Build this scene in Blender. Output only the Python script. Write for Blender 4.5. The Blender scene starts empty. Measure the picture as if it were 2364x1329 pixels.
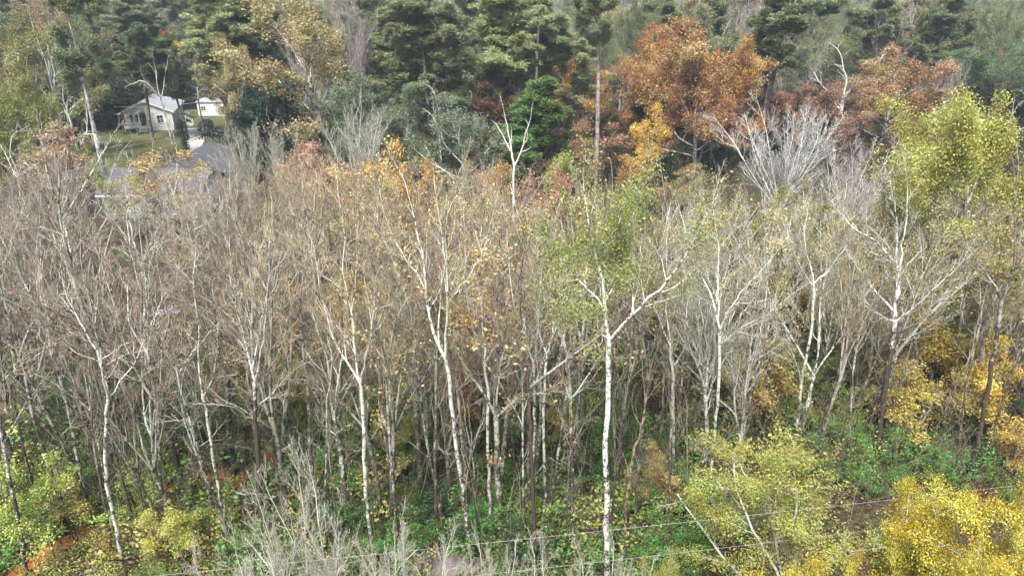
import bpy, math, random
import numpy as np
R = math.radians
S = bpy.context.scene
COL = S.collection
# ------------------------------------------------------------------ camera, world, sun
CAMZ, PITCH, F = 25.0, R(23.5), 1627.0
cd = bpy.data.cameras.new('camera'); cam = bpy.data.objects.new('camera', cd); COL.objects.link(cam)
cam.location = (0, 0, CAMZ); cam.rotation_euler = (math.pi/2 - PITCH, 0, 0)
cd.sensor_width = 36; cd.lens = 36*F/2364; cd.clip_end = 4000; cd.clip_start = 0.5
S.camera = cam
W = bpy.data.worlds.new('World'); S.world = W; W.use_nodes = True
nt = W.node_tree
sky = nt.nodes.new('ShaderNodeTexSky'); sky.sky_type = 'NISHITA'; sky.sun_disc = False
SUN_EL, SUN_AZ = R(58), R(200)      # azimuth clockwise from +Y
sky.sun_elevation = SUN_EL; sky.sun_rotation = SUN_AZ; sky.dust_density = 4; sky.air_density = 1.2
bg = nt.nodes['Background']; nt.links.new(sky.outputs[0], bg.inputs[0]); bg.inputs[1].default_value = 0.05
sl = bpy.data.lights.new('sun', 'SUN'); sl.energy = 1.5; sl.angle = R(12); sl.color = (1, .98, .94)
so = bpy.data.objects.new('sun', sl); COL.objects.link(so)
so.rotation_euler = (math.pi/2 - SUN_EL, 0, math.pi - SUN_AZ + 0.0)
S.view_settings.view_transform = 'Standard'; S.view_settings.look = 'None'
S.view_settings.gamma = 1; S.view_settings.exposure = 2.4
S.cycles.max_bounces = 4; S.cycles.diffuse_bounces = 2; S.cycles.glossy_bounces = 2
S.cycles.transmission_bounces = 3; S.cycles.volume_bounces = 0; S.cycles.transparent_max_bounces = 4
try: S.cycles.use_denoising = True; S.cycles.denoiser = 'OPENIMAGEDENOISE'; S.cycles.denoising_input_passes = 'RGB_ALBEDO_NORMAL'; S.cycles.denoising_prefilter = 'FAST'
except Exception: pass
S.cycles.use_adaptive_sampling = True; S.cycles.adaptive_threshold = 0.03

CP, SP = math.cos(PITCH), math.sin(PITCH)
def ang(v): return PITCH + math.atan((v-664.5)/F)          # angle under the horizon of row v
def groundY(v): return CAMZ/math.tan(ang(v))
def at(u, v, Y):                                            # picture row/column -> point at distance Y
    y = -(v-664.5)/F
    t = Y/(CP + y*SP)
    return np.array([(u-1182)/F*t, Y, CAMZ + t*(y*CP - SP)])
def depth(Y, z): return Y*CP + (CAMZ-z)*SP
def uv(p):
    d = depth(p[1], p[2]); return 1182 + p[0]*F/d, 664.5 - F*((p[2]-CAMZ)*CP + p[1]*SP)/d
def Xat(u, Y, z=0.0): return (u-1182)/F*depth(Y, z)

# ------------------------------------------------------------------ terrain height
def gpt(u, v): return at(u, v, groundY(v))[:2]
GULLY = [gpt(-150, 1400), gpt(60, 1290), gpt(150, 1235), gpt(290, 1150), gpt(420, 1105), gpt(540, 1085), gpt(640, 1030)]
GULLY2 = [gpt(1590, 960), gpt(1690, 945), gpt(1780, 930), gpt(1960, 935)]
POOLS = [(gpt(1385, 1190), 1.15, 1.0), (gpt(1497, 1045), .8, 1.4), (gpt(1035, 1295), 1.3, .6)]
def seg_dist(x, y, pts):
    best = np.full(np.shape(x), 1e9)
    for a, b in zip(pts[:-1], pts[1:]):
        ax, ay = a; dx, dy = b[0]-a[0], b[1]-a[1]
        t = np.clip(((x-ax)*dx + (y-ay)*dy)/(dx*dx+dy*dy), 0, 1)
        best = np.minimum(best, np.hypot(x-ax-t*dx, y-ay-t*dy))
    return best
def height(x, y):
    x = np.asarray(x, float); y = np.asarray(y, float)
    h = 0.16*np.sin(x*.43+1)*np.sin(y*.37+.5) + 0.07*np.sin(x*1.3+y*.9) + 0.05*np.sin(x*2.1-y*1.7)
    h = h*np.clip((95-y)/20, 0, 1)
    w = .35*np.sin(x*1.9+y*.7)+.2*np.sin(x*4.1-y*3.)
    d = np.minimum(seg_dist(x, y, GULLY), seg_dist(x, y, GULLY2)+.1) + w*.6
    h = h - 1.1*np.clip(1.25 - d/1.3, 0, 1)
    for (c, a, b) in POOLS:
        q = ((x-c[0])/(a*1.3))**2 + ((y-c[1])/(b*1.3))**2
        h = h - .45*np.clip(1.3-q, 0, 1)
    return h
def gz(x, y): return float(height(x, y))

# ------------------------------------------------------------------ materials
def nodes(name):
    m = bpy.data.materials.new(name); m.use_nodes = True
    return m, m.node_tree, m.node_tree.nodes, m.node_tree.links, m.node_tree.nodes['Principled BSDF']
def ramp(N, stops):
    r = N.new('ShaderNodeValToRGB'); e = r.color_ramp.elements
    e[0].position, e[0].color = stops[0][0], (*stops[0][1], 1)
    e[1].position, e[1].color = stops[-1][0], (*stops[-1][1], 1)
    for p, c in stops[1:-1]:
        k = e.new(p); k.color = (*c, 1)
    return r
def noise(N, L, scale, detail=4, co=None, rough=.6, stretch=None):
    n = N.new('ShaderNodeTexNoise'); n.inputs['Scale'].default_value = scale
    n.inputs['Detail'].default_value = detail; n.inputs['Roughness'].default_value = rough
    if co is None:
        t = N.new('ShaderNodeTexCoord'); co = t.outputs['Object']
    if stretch:
        mp = N.new('ShaderNodeMapping'); mp.inputs['Scale'].default_value = stretch
        L.new(co, mp.inputs[0]); co = mp.outputs[0]
    L.new(co, n.inputs['Vector'])
    return n
def mixc(N, L, f, a, b, mode='MIX'):
    m = N.new('ShaderNodeMix'); m.data_type = 'RGBA'; m.blend_type = mode
    for s, val in ((0, f), (6, a), (7, b)):
        if isinstance(val, (int, float)): m.inputs[s].default_value = val
        elif isinstance(val, tuple): m.inputs[s].default_value = (*val, 1)
        else: L.new(val, m.inputs[s])
    return m.outputs[2]
def math_(N, L, op, a, b=0.0, c=0.0):
    m = N.new('ShaderNodeMath'); m.operation = op
    for i, val in enumerate((a, b, c)):
        if isinstance(val, (int, float)): m.inputs[i].default_value = val
        else: L.new(val, m.inputs[i])
    return m.outputs[0]

def leaf_material():
    m, T, N, L, P = nodes('leaf')
    oi = N.new('ShaderNodeObjectInfo'); at_ = N.new('ShaderNodeAttribute'); at_.attribute_name = 'tint'
    hs = N.new('ShaderNodeHueSaturation')
    L.new(oi.outputs['Color'], hs.inputs['Color'])
    L.new(math_(N, L, 'MULTIPLY_ADD', at_.outputs['Fac'], .12, .44), hs.inputs['Hue'])
    L.new(math_(N, L, 'MULTIPLY_ADD', at_.outputs['Fac'], 1.3, .4), hs.inputs['Value'])
    L.new(math_(N, L, 'MULTIPLY_ADD', at_.outputs['Fac'], -.35, 1.12), hs.inputs['Saturation'])
    L.new(hs.outputs[0], P.inputs['Base Color']); P.inputs['Roughness'].default_value = .5
    P.inputs['Specular IOR Level'].default_value = .35
    tr = N.new('ShaderNodeBsdfTranslucent'); L.new(hs.outputs[0], tr.inputs['Color'])
    mx = N.new('ShaderNodeMixShader'); mx.inputs[0].default_value = .3
    L.new(P.outputs[0], mx.inputs[1]); L.new(tr.outputs[0], mx.inputs[2])
    L.new(mx.outputs[0], N['Material Output'].inputs['Surface'])
    return m
def bark_material():
    # object colour = lichen/bark light tone, attribute 'lichen' = how much of it covers the dark bark
    m, T, N, L, P = nodes('bark')
    oi = N.new('ShaderNodeObjectInfo'); at_ = N.new('ShaderNodeAttribute'); at_.attribute_name = 'lichen'
    tc = N.new('ShaderNodeTexCoord'); ad = N.new('ShaderNodeVectorMath'); ad.operation = 'ADD'
    L.new(tc.outputs['Object'], ad.inputs[0]); L.new(math_(N, L, 'MULTIPLY', oi.outputs['Random'], 40.), ad.inputs[1])
    n1 = noise(N, L, 1.9, 5, ad.outputs[0], .7, (1, 1, 1.2))
    n2 = noise(N, L, 11, 4, ad.outputs[0], .8)
    s = math_(N, L, 'MULTIPLY_ADD', math_(N, L, 'ADD', n1.outputs['Fac'], n2.outputs['Fac']), 1.1, -.6)
    s = math_(N, L, 'ADD', s, at_.outputs['Fac'])
    f = math_(N, L, 'SMOOTH_MIN', math_(N, L, 'MAXIMUM', math_(N, L, 'MULTIPLY_ADD', s, 9., -8.1), 0.), 1., .1)
    dark = mixc(N, L, n2.outputs['Fac'], (.016, .013, .010), (.12, .098, .08))
    light = mixc(N, L, n1.outputs['Fac'], oi.outputs['Color'], (.9, .9, .85), 'MULTIPLY')
    c = mixc(N, L, f, dark, light)
    L.new(c, P.inputs['Base Color']); P.inputs['Roughness'].default_value = .9
    P.inputs['Specular IOR Level'].default_value = .1
    return m
def twig_material():
    m, T, N, L, P = nodes('twig')
    oi = N.new('ShaderNodeObjectInfo'); at_ = N.new('ShaderNodeAttribute'); at_.attribute_name = 'tint'
    c = mixc(N, L, at_.outputs['Fac'], mixc(N, L, 1., oi.outputs['Color'], (.36, .35, .31), 'MULTIPLY'), oi.outputs['Color'])
    L.new(c, P.inputs['Base Color']); P.inputs['Roughness'].default_value = .9
    P.inputs['Specular IOR Level'].default_value = .1
    return m
LEAF, BARK, TWIG = leaf_material(), bark_material(), twig_material()
_flat = {}
def flat(name, c, rough=.7, var=.15, scale=3., spec=.3, metal=0.):
    if name in _flat: return _flat[name]
    m, T, N, L, P = nodes(name)
    n = noise(N, L, scale, 5)
    a = tuple(x*(1-var) for x in c); b = tuple(min(1, x*(1+var)) for x in c)
    r = ramp(N, [(.3, a), (.7, b)]); L.new(n.outputs['Fac'], r.inputs[0])
    L.new(r.outputs[0], P.inputs['Base Color']); P.inputs['Roughness'].default_value = rough
    P.inputs['Specular IOR Level'].default_value = spec; P.inputs['Metallic'].default_value = metal
    _flat[name] = m; return m

# ------------------------------------------------------------------ mesh helpers
def tag(o, label=None, cat=None, group=None, kind=None):
    for k, v_ in (('label', label), ('category', cat), ('group', group), ('kind', kind)):
        if v_: o[k] = v_
    return o
def empty(name, loc, label, cat, group=None):
    o = bpy.data.objects.new(name, None); COL.objects.link(o); o.location = loc
    o.empty_display_size = .3
    return tag(o, label, cat, group)
def mesh_np(name, V, Fq, mat, smooth=False, attrs=None):
    me = bpy.data.meshes.new(name)
    V = np.ascontiguousarray(V, np.float32); Fq = np.ascontiguousarray(Fq, np.int32)
    m = len(Fq)
    me.vertices.add(len(V)); me.vertices.foreach_set('co', V.ravel())
    me.loops.add(4*m); me.loops.foreach_set('vertex_index', Fq.ravel())
    me.polygons.add(m); me.polygons.foreach_set('loop_start', np.arange(0, 4*m, 4, dtype=np.int32))
    if smooth: me.polygons.foreach_set('use_smooth', np.ones(m, bool))
    me.update(calc_edges=True)
    for k, a in (attrs or {}).items():
        me.attributes.new(k, 'FLOAT', 'POINT').data.foreach_set('value', np.ascontiguousarray(a, np.float32))
    if mat: me.materials.append(mat)
    return me
def link(name, me, parent=None, color=None):
    o = bpy.data.objects.new(name, me); COL.objects.link(o)
    if parent is not None: o.parent = parent
    if color is not None: o.color = (*color[:3], 1)
    return o
class Q:                                   # collects quads
    def __init__(s): s.V = []; s.F = []; s.n = 0; s.A = []
    def add(s, V, Fq, a=None):
        s.V.append(V); s.F.append(Fq + s.n); s.n += len(V)
        s.A.append(np.zeros(len(V)) if a is None else a)
    def mesh(s, name, mat, smooth=False, attr='tint'):
        if not s.V: return None
        return mesh_np(name, np.concatenate(s.V), np.concatenate(s.F), mat, smooth, {attr: np.concatenate(s.A)})
def norm(a): return a/np.maximum(np.linalg.norm(a, axis=-1, keepdims=True), 1e-9)
def tubes(q, P, Rr, sides, rng, a=None):
    """P (B,n,3) polylines, Rr (B,n) radii."""
    B, n, _ = P.shape
    if B == 0: return
    T = np.empty_like(P); T[:, 1:-1] = P[:, 2:]-P[:, :-2]; T[:, 0] = P[:, 1]-P[:, 0]; T[:, -1] = P[:, -1]-P[:, -2]
    T = norm(T)
    ref = rng.normal(size=(B, 1, 3)); av = norm(P[:, -1:]-P[:, :1]); ref = ref - (ref*av).sum(-1, keepdims=True)*av
    U = norm(ref - (ref*T).sum(-1, keepdims=True)*T); Vv = np.cross(T, U)
    th = np.arange(sides)*2*np.pi/sides
    ring = P[:, :, None] + Rr[:, :, None, None]*(np.cos(th)[None, None, :, None]*U[:, :, None] + np.sin(th)[None, None, :, None]*Vv[:, :, None])
    V = ring.reshape(-1, 3)
    b = (np.arange(B)*n*sides)[:, None, None]; i = (np.arange(n-1)*sides)[None, :, None]; k = np.arange(sides)[None, None, :]
    k2 = (k+1) % sides
    Fq = np.stack([b+i+k, b+i+k2, b+i+sides+k2, b+i+sides+k], -1).reshape(-1, 4)
    if a is None: av_ = np.repeat(rng.random(B), n*sides)
    else: av_ = np.repeat(np.asarray(a, float).reshape(B, n) if np.size(a) == B*n else np.repeat(np.asarray(a), n).reshape(B, n), sides, axis=1).ravel() if False else np.repeat(np.broadcast_to(a, (B, n)).ravel(), sides)
    q.add(V, Fq, av_)
def grow(P0, D, L, r0, r1, n, up, wob, rng):
    B = len(P0); P = np.empty((B, n, 3)); P[:, 0] = P0; d = norm(D)
    step = (L/(n-1))[:, None]; upv = np.array([0, 0, 1.])
    for i in range(1, n):
        P[:, i] = P[:, i-1] + d*step
        d = norm(d + upv*up/(n-1) + rng.normal(size=(B, 3))*wob/math.sqrt(n-1))
    t = np.linspace(0, 1, n)[None]
    Rr = r0[:, None]*(1-t) + r1[:, None]*t
    return P, Rr
def spawn(P, Rr, k, t0, t1, am, asd, ratio, n, up, wob, rng, rr=.6, rmin=.006, r_end=.35, flatten=None, lenfall=.65, absL=None):
    B, m, _ = P.shape
    if B == 0: return P[:0, :n], Rr[:0, :n]
    t = (t0 + (t1-t0)*(np.arange(k)[None] + rng.random((B, k)))/k)*(m-1)
    t = np.clip(t, 0, m-1.001)
    i = t.astype(int); f = (t-i)[..., None]; bi = np.arange(B)[:, None]
    P0 = P[bi, i]*(1-f) + P[bi, i+1]*f
    T = norm(P[bi, i+1]-P[bi, i]); r = Rr[bi, i]*(1-f[..., 0]) + Rr[bi, i+1]*f[..., 0]
    rnd = rng.normal(size=T.shape)
    if flatten is not None: rnd[..., 2] *= flatten
    Nn = norm(rnd - (rnd*T).sum(-1, keepdims=True)*T)
    a = np.radians(rng.normal(am, asd, size=(B, k)))[..., None]
    D = np.cos(a)*T + np.sin(a)*Nn
    plen = np.linalg.norm(P[:, 1:]-P[:, :-1], axis=-1).sum(-1)[:, None]
    L = (plen*ratio if absL is None else np.full_like(plen, absL))*(1-lenfall*t/(m-1))*rng.uniform(.65, 1.3, (B, k))
    r0 = np.maximum(r*rr, rmin)
    return grow(P0.reshape(-1, 3), D.reshape(-1, 3), L.ravel(), r0.ravel(), np.maximum(r0.ravel()*r_end, rmin*.6), n, up, wob, rng)
def leaves(q, P, per, size, asp, rng, jit=.1, clump=1.2, thr=-.3, keep=None, droop=0.):
    pts = P.reshape(-1, 3)
    pts = np.repeat(pts, per, axis=0)
    pts = pts + rng.normal(size=pts.shape)*jit
    c = clump
    ph = rng.random(6)*6
    f = (np.sin(pts[:, 0]*2.1/c+ph[0])*np.sin(pts[:, 1]*1.9/c+ph[1]) + np.sin(pts[:, 2]*2.4/c+ph[2]+pts[:, 0]/c) + .6*np.sin(pts[:, 1]*4.2/c+ph[3])*np.sin(pts[:, 0]*3.9/c+pts[:, 2]*3.3/c+ph[4]))/2.2
    k = f + rng.normal(size=len(f))*.35 > thr
    if keep is not None: k &= rng.random(len(f)) < keep
    pts, f = pts[k], f[k]
    B = len(pts)
    if B == 0: return
    A = rng.normal(size=(B, 3)); A[:, 2] -= droop; A = norm(A)
    b = rng.normal(size=(B, 3)); b = norm(b - (b*A).sum(-1, keepdims=True)*A)
    s = size*rng.uniform(.6, 1.35, (B, 1))
    V = np.stack([pts-A*s*.5, pts+b*s*asp*.5+A*s*.06, pts+A*s*.5, pts-b*s*asp*.5+A*s*.06], 1).reshape(-1, 3)
    tint = np.clip(.5 + .22*f + rng.normal(size=B)*.17, 0, 1)
    q.add(V, np.arange(4*B).reshape(-1, 4), np.repeat(tint, 4))

# ------------------------------------------------------------------ tree prototypes: dict of part name -> (mesh, kind)
def lich(P, lo, hi, z0, z1): return np.clip(lo + (hi-lo)*(P[:, :, 2]-z0)/(z1-z0), min(lo, hi), max(lo, hi))
class Proto:
    def __init__(s, parts, H, ext): s.parts = parts; s.H = H; s.ext = ext
def extents(*Ps):
    a = np.concatenate([p.reshape(-1, 3) for p in Ps]); lo = np.percentile(a, 1, axis=0); hi = np.percentile(a, 99, axis=0)
    return lo, hi, a[:, 2].max()
def bare_tree(seed, H=16, fork=.45, limbs=4, spread=24, r=.14, k2=9, k3=7, k4=5, leaf=None, lich_=(.28, .52), up=.55, wob=.35, twig_r=.011, name='bare', lean=.04, side=2):
    rng = np.random.default_rng(seed)
    tr, br, tw, lf = Q(), Q(), Q(), Q()
    D = np.array([[rng.normal()*lean, rng.normal()*lean, 1.]])
    P0, R0 = grow(np.array([[0, 0, -.3]]), D, np.array([H*fork+.3]), np.array([r]), np.array([r*.72]), 14, .1, .1, rng)
    R0[:, 0] *= 1.35; R0[:, 1] *= 1.1
    top = np.repeat(P0[:, -1], limbs, 0); az = np.arange(limbs)*2*np.pi/limbs + rng.normal(size=limbs)*.5
    s = np.radians(rng.normal(spread, spread*.3, limbs)); s[0] *= .3
    D1 = np.stack([np.sin(s)*np.cos(az), np.sin(s)*np.sin(az), np.cos(s)], 1)
    back = rng.integers(0, 4, limbs); back[0] = 0
    top = P0[0, 13-back]; rad = R0[0, 13-back]
    P1, R1 = grow(top, D1, (H*(1-fork)*rng.uniform(.8, 1.05, limbs)/np.cos(s*.6)), rad*rng.uniform(.5, .78, limbs), np.full(limbs, .012), 12, up*.6, wob*.7, rng)
    Ps, Rs = spawn(P0, R0, side, .45, .95, 50, 12, .28, 8, .5, .5, rng, rr=.3, lenfall=.3)
    P2, R2 = spawn(P1, R1, k2, .12, .97, 32, 9, .42, 9, up, wob, rng, rr=.55, rmin=.01)
    P2 = np.concatenate([P2[:, :8], Ps]); R2 = np.concatenate([R2[:, :8], Rs])
    P3, R3 = spawn(P2, R2, k3, .1, .98, 33, 10, .5, 6, up, wob, rng, rr=.6, rmin=twig_r)
    P4, R4 = spawn(P3, R3, k4, .15, 1., 34, 12, .55, 4, up*.8, wob, rng, rr=.7, rmin=twig_r*.75)
    tubes(tr, P0, R0, 8, rng, lich(P0, lich_[0], lich_[1], 0, H*fork)); tubes(tr, P1, R1, 6, rng, np.full(P1.shape[:2], lich_[1]))
    tubes(br, P2, R2, 4, rng, np.full(P2.shape[:2], lich_[1]))
    tubes(tw, P3, R3, 3, rng); tubes(tw, P4, R4, 3, rng)
    parts = {'trunk': tr.mesh(name+'_trunk', BARK, True, 'lichen'), 'branches': br.mesh(name+'_branches', BARK, True, 'lichen'), 'twigs': tw.mesh(name+'_twigs', TWIG)}
    if leaf:
        leaves(lf, P4[:, 1:], leaf.get('per', 1), leaf['size'], leaf.get('asp', .6), rng, leaf.get('jit', .08), leaf.get('clump', 1.2), leaf.get('thr', -.2), leaf.get('keep'), leaf.get('droop', 0))
        parts['leaves'] = lf.mesh(name+'_leaves', LEAF)
    lo, hi, zt = extents(P3, P4)
    return Proto(parts, zt, (lo, hi))
def leafy_tree(seed, H=15, fork=.3, limbs=6, spread=48, r=.24, k2=8, k3=7, leaf_size=.24, asp=.62, per=5, thr=-.35, jit=.28, clump=1.6, name='oak', up=.5, keep=None, k4=0, lich_=(.3, .5)):
    rng = np.random.default_rng(seed)
    tr, br, lf = Q(), Q(), Q()
    P0, R0 = grow(np.array([[0, 0, -.3]]), np.array([[rng.normal()*.05, rng.normal()*.05, 1.]]), np.array([H*.62]), np.array([r]), np.array([r*.45]), 14, .1, .15, rng)
    R0[:, 0] *= 1.4
    i = np.linspace(int(14*fork/.62), 13, limbs).astype(int); az = np.arange(limbs)*2.4 + rng.normal(size=limbs)*.4
    s = np.radians(np.linspace(spread*1.25, spread*.35, limbs) + rng.normal(size=limbs)*6)
    D1 = np.stack([np.sin(s)*np.cos(az), np.sin(s)*np.sin(az), np.cos(s)], 1)
    P1, R1 = grow(P0[0, i], D1, H*rng.uniform(.38, .5, limbs), R0[0, i]*.55, np.full(limbs, .02), 11, up, .4, rng)
    P2, R2 = spawn(P1, R1, k2, .2, 1., 42, 12, .45, 7, up*.7, .5, rng, rr=.5, rmin=.014)
    P3, R3 = spawn(P2, R2, k3, .1, 1., 45, 14, .5, 5, .3, .5, rng, rr=.6, rmin=.011)
    tubes(tr, P0, R0, 8, rng, lich(P0, lich_[0], lich_[1], 0, H*.5)); tubes(tr, P1, R1, 6, rng, np.full(P1.shape[:2], lich_[1]))
    tubes(br, P2, R2, 4, rng, np.full(P2.shape[:2], lich_[1])); tubes(br, P3, R3, 3, rng, np.full(P3.shape[:2], lich_[1]-.1))
    PL = P3
    if k4:
        PL, R4 = spawn(P3, R3, k4, .1, 1., 45, 14, .55, 4, .2, .5, rng, rr=.6, rmin=.007)
        tubes(br, PL, R4, 3, rng, np.full(PL.shape[:2], lich_[1]-.12))
    leaves(lf, PL[:, 1:], per, leaf_size, asp, rng, jit, clump, thr, keep)
    lo, hi, zt = extents(PL)
    return Proto({'trunk': tr.mesh(name+'_trunk', BARK, True, 'lichen'), 'branches': br.mesh(name+'_branches', BARK, False, 'lichen'), 'leaves': lf.mesh(name+'_leaves', LEAF)}, zt, (lo, hi))
def pine_tree(seed, H=28, cb=.5, nb=46, Lb=4.6, r=.30, name='pine', dens=1., young=False):
    rng = np.random.default_rng(seed)
    tr, br, lf = Q(), Q(), Q()
    P0, R0 = grow(np.array([[0, 0, -.3]]), np.array([[rng.normal()*.01, rng.normal()*.01, 1.]]), np.array([H*.98]), np.array([r]), np.array([.05]), 24, .6, .05, rng)
    R0[:, 0] *= 1.3
    t = cb + (1-cb)*np.sort(rng.random(nb))**.9
    t = np.clip(t, 0, .985); fi = t*23; i = fi.astype(int); f = (fi-i)[:, None]
    st = P0[0, i]*(1-f) + P0[0, np.minimum(i+1, 23)]*f
    az = rng.random(nb)*2*np.pi
    rel = (t-cb)/(1-cb)
    s = np.radians(np.interp(rel, [0, .4, 1], [84, 58, 22]) + rng.normal(size=nb)*22)
    D = np.stack([np.sin(s)*np.cos(az), np.sin(s)*np.sin(az), np.cos(s)], 1)
    L = Lb*np.interp(rel, [0, .25, .6, 1], [.6, 1., .95, .5] if not young else [1, .9, .7, .35])*rng.uniform(.45, 1.3, nb)
    P1, R1 = grow(st, D, L, np.clip(R0[0, i]*.36, .03, .12), np.full(nb, .02), 9, .7, .7, rng)
    P2, R2 = spawn(P1, R1, 8, .3, 1., 42, 12, .42, 6, .5, .4, rng, rr=.6, rmin=.014)
    P3, R3 = spawn(P2, R2, 7, .2, 1., 40, 12, .5, 4, .4, .3, rng, rr=.6, rmin=.01)
    tubes(tr, P0, R0, 9, rng, lich(P0, .38, .47, 0, H)); tubes(br, P1, R1, 5, rng, np.full(P1.shape[:2], .2)); tubes(br, P2, R2, 3, rng, np.full(P2.shape[:2], .2)); tubes(br, P3, R3, 3, rng, np.full(P3.shape[:2], .15))
    # dead stubs below the crown
    ns = 7; k = rng.integers(int(23*cb*.6), int(23*cb)+1, ns); a2 = rng.random(ns)*6.28
    Pd, Rd = grow(P0[0, k], np.stack([np.cos(a2), np.sin(a2), np.full(ns, .1)], 1), rng.uniform(.4, 1.6, ns), np.full(ns, .03), np.full(ns, .012), 5, .1, .3, rng)
    tubes(br, Pd, Rd, 4, rng, np.full(Pd.shape[:2], .5))
    # needle tufts: short narrow blades bursting from the twig ends
    ends = np.concatenate([P3[:, -1], P3[:, -2], P2[:, -1], P2[:, -2], P1[:, -1]]); tn = np.concatenate([norm(P3[:, -1]-P3[:, -2])]*2 + [norm(P2[:, -1]-P2[:, -2])]*2 + [norm(P1[:, -1]-P1[:, -2])])
    kk = rng.random(len(ends)) < dens; ends, tn = ends[kk], tn[kk]
    n = 16; B = len(ends)
    d = norm(np.repeat(tn, n, 0)*.55 + np.array([0, 0, .35]) + norm(rng.normal(size=(B*n, 3)))*.95)
    l = rng.uniform(.24, .46, (B*n, 1)); w = .04
    b = norm(np.cross(d, rng.normal(size=(B*n, 3))))
    p = np.repeat(ends, n, 0) + rng.normal(size=(B*n, 3))*.16
    V = np.stack([p-b*w, p+b*w, p+d*l+b*w*.6, p+d*l-b*w*.6], 1).reshape(-1, 3)
    cl = .5 + .2*np.sin(ends[:, 0]*1.7)*np.sin(ends[:, 1]*1.5+1) + rng.normal(size=B)*.16
    tint = np.clip(np.repeat(cl, n) + rng.normal(size=B*n)*.08, 0, 1)
    lf.add(V, np.arange(4*B*n).reshape(-1, 4), np.repeat(tint, 4))
    lo, hi, zt = extents(ends)
    return Proto({'trunk': tr.mesh(name+'_trunk', BARK, True, 'lichen'), 'branches': br.mesh(name+'_branches', BARK, False, 'lichen'), 'needles': lf.mesh(name+'_needles', LEAF)}, zt, (lo, hi))
def shrub(seed, H=2.6, W=1.6, stems=9, k2=7, k3=5, leaf_size=.09, asp=.5, per=4, name='shrub', thr=-.6, jit=.08, spread=30):
    rng = np.random.default_rng(seed)
    br, lf = Q(), Q()
    az = rng.random(stems)*6.28; s = np.radians(np.abs(rng.normal(spread, 14, stems)))
    P0 = np.stack([np.cos(az)*.15, np.sin(az)*.15, np.full(stems, -.1)], 1)
    D = np.stack([np.sin(s)*np.cos(az), np.sin(s)*np.sin(az), np.cos(s)], 1)
    P1, R1 = grow(P0, D, H*rng.uniform(.6, 1.05, stems), np.full(stems, .025), np.full(stems, .008), 8, .3, .4, rng)
    P2, R2 = spawn(P1, R1, k2, .15, 1., 45, 14, .45, 5, .2, .5, rng, rmin=.007)
    P3, R3 = spawn(P2, R2, k3, .1, 1., 45, 14, .5, 4, .1, .5, rng, rmin=.005)
    for P_, R_ in ((P1, R1), (P2, R2), (P3, R3)): tubes(br, P_, R_, 3, rng, np.full(P_.shape[:2], .3))
    leaves(lf, P3[:, 1:], per, leaf_size, asp, rng, jit, .8, thr)
    lo, hi, zt = extents(P3)
    return Proto({'stems': br.mesh(name+'_stems', BARK, False, 'lichen'), 'leaves': lf.mesh(name+'_leaves', LEAF)}, zt, (lo, hi))

KEEP = ('trunk', 'branches', 'twigs', 'leaves', 'needles', 'stems')
def place(proto, name, loc, scale, rz, label, cat, group=None, cols=None, lean=(0, 0), skip=()):
    t = empty(name, loc, label, cat, group)
    t.scale = scale; t.rotation_euler = (lean[1], lean[0], rz)
    for k in KEEP:
        me = proto.parts.get(k)
        if me is None or k in skip: continue
        link(k, me, t, (cols or {}).get(k))
    return t
exec_rng = np.random.default_rng(7)
# ------------------------------------------------------------------ ground (one sheet to the horizon)
def axis(segs):
    out = [segs[0][0]]
    for a, b, st in segs:
        n = max(1, int(round((b-a)/st))); out += list(np.linspace(a, b, n+1)[1:])
    return np.array(out)
gx = axis([(-1400, -200, 60), (-200, -60, 7), (-60, -26, 1.2), (-26, 30, .33), (30, 60, 1.2), (60, 200, 7), (200, 1400, 60)])
gy = axis([(-30, 4, 4), (4, 60, .33), (60, 100, 1.), (100, 200, 4), (200, 1500, 50)])
GX, GY = np.meshgrid(gx, gy); GZ = height(GX, GY)
nx, ny = len(gx), len(gy)
ii = (np.arange(ny-1)[:, None]*nx + np.arange(nx-1)[None]).ravel()
dg = np.minimum(seg_dist(GX, GY, GULLY), seg_dist(GX, GY, GULLY2)+.42)
clay = np.clip(1.25 - dg/1.15 + .25*np.sin(GX*1.7+GY*1.1), 0, 1)
gm, T, N, L, P = nodes('leaf_litter_ground')
a_ = N.new('ShaderNodeAttribute'); a_.attribute_name = 'clay'
n1 = noise(N, L, .35, 6); n2 = noise(N, L, 5.5, 8, None, .75); n3 = noise(N, L, .9, 5)
r1 = ramp(N, [(.3, (.016, .010, .007)), (.5, (.05, .030, .02)), (.62, (.09, .055, .036)), (.78, (.18, .13, .095))]); L.new(n2.outputs['Fac'], r1.inputs[0])
r2 = ramp(N, [(.4, (.02, .035, .010)), (.7, (.06, .09, .025))]); L.new(n2.outputs['Fac'], r2.inputs[0])
rs = ramp(N, [(.48, (0, 0, 0)), (.6, (1, 1, 1))]); L.new(n1.outputs['Fac'], rs.inputs[0])
c0 = mixc(N, L, rs.outputs[0], r1.outputs[0], r2.outputs[0])
rc = ramp(N, [(.3, (.26, .075, .018)), (.55, (.46, .17, .04)), (.75, (.56, .26, .09))]); L.new(n3.outputs['Fac'], rc.inputs[0])
rc2 = mixc(N, L, n2.outputs['Fac'], rc.outputs[0], (.30, .10, .04))
fc = math_(N, L, 'MULTIPLY_ADD', math_(N, L, 'ADD', a_.outputs['Fac'], math_(N, L, 'MULTIPLY', n2.outputs['Fac'], .8)), 6., -5.4)
fc = math_(N, L, 'MINIMUM', math_(N, L, 'MAXIMUM', fc, 0.), 1.)
L.new(mixc(N, L, fc, c0, rc2), P.inputs['Base Color']); P.inputs['Roughness'].default_value = .85
P.inputs['Specular IOR Level'].default_value = .2
bp = N.new('ShaderNodeBump'); bp.inputs['Strength'].default_value = .6; bp.inputs['Distance'].default_value = .08
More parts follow.
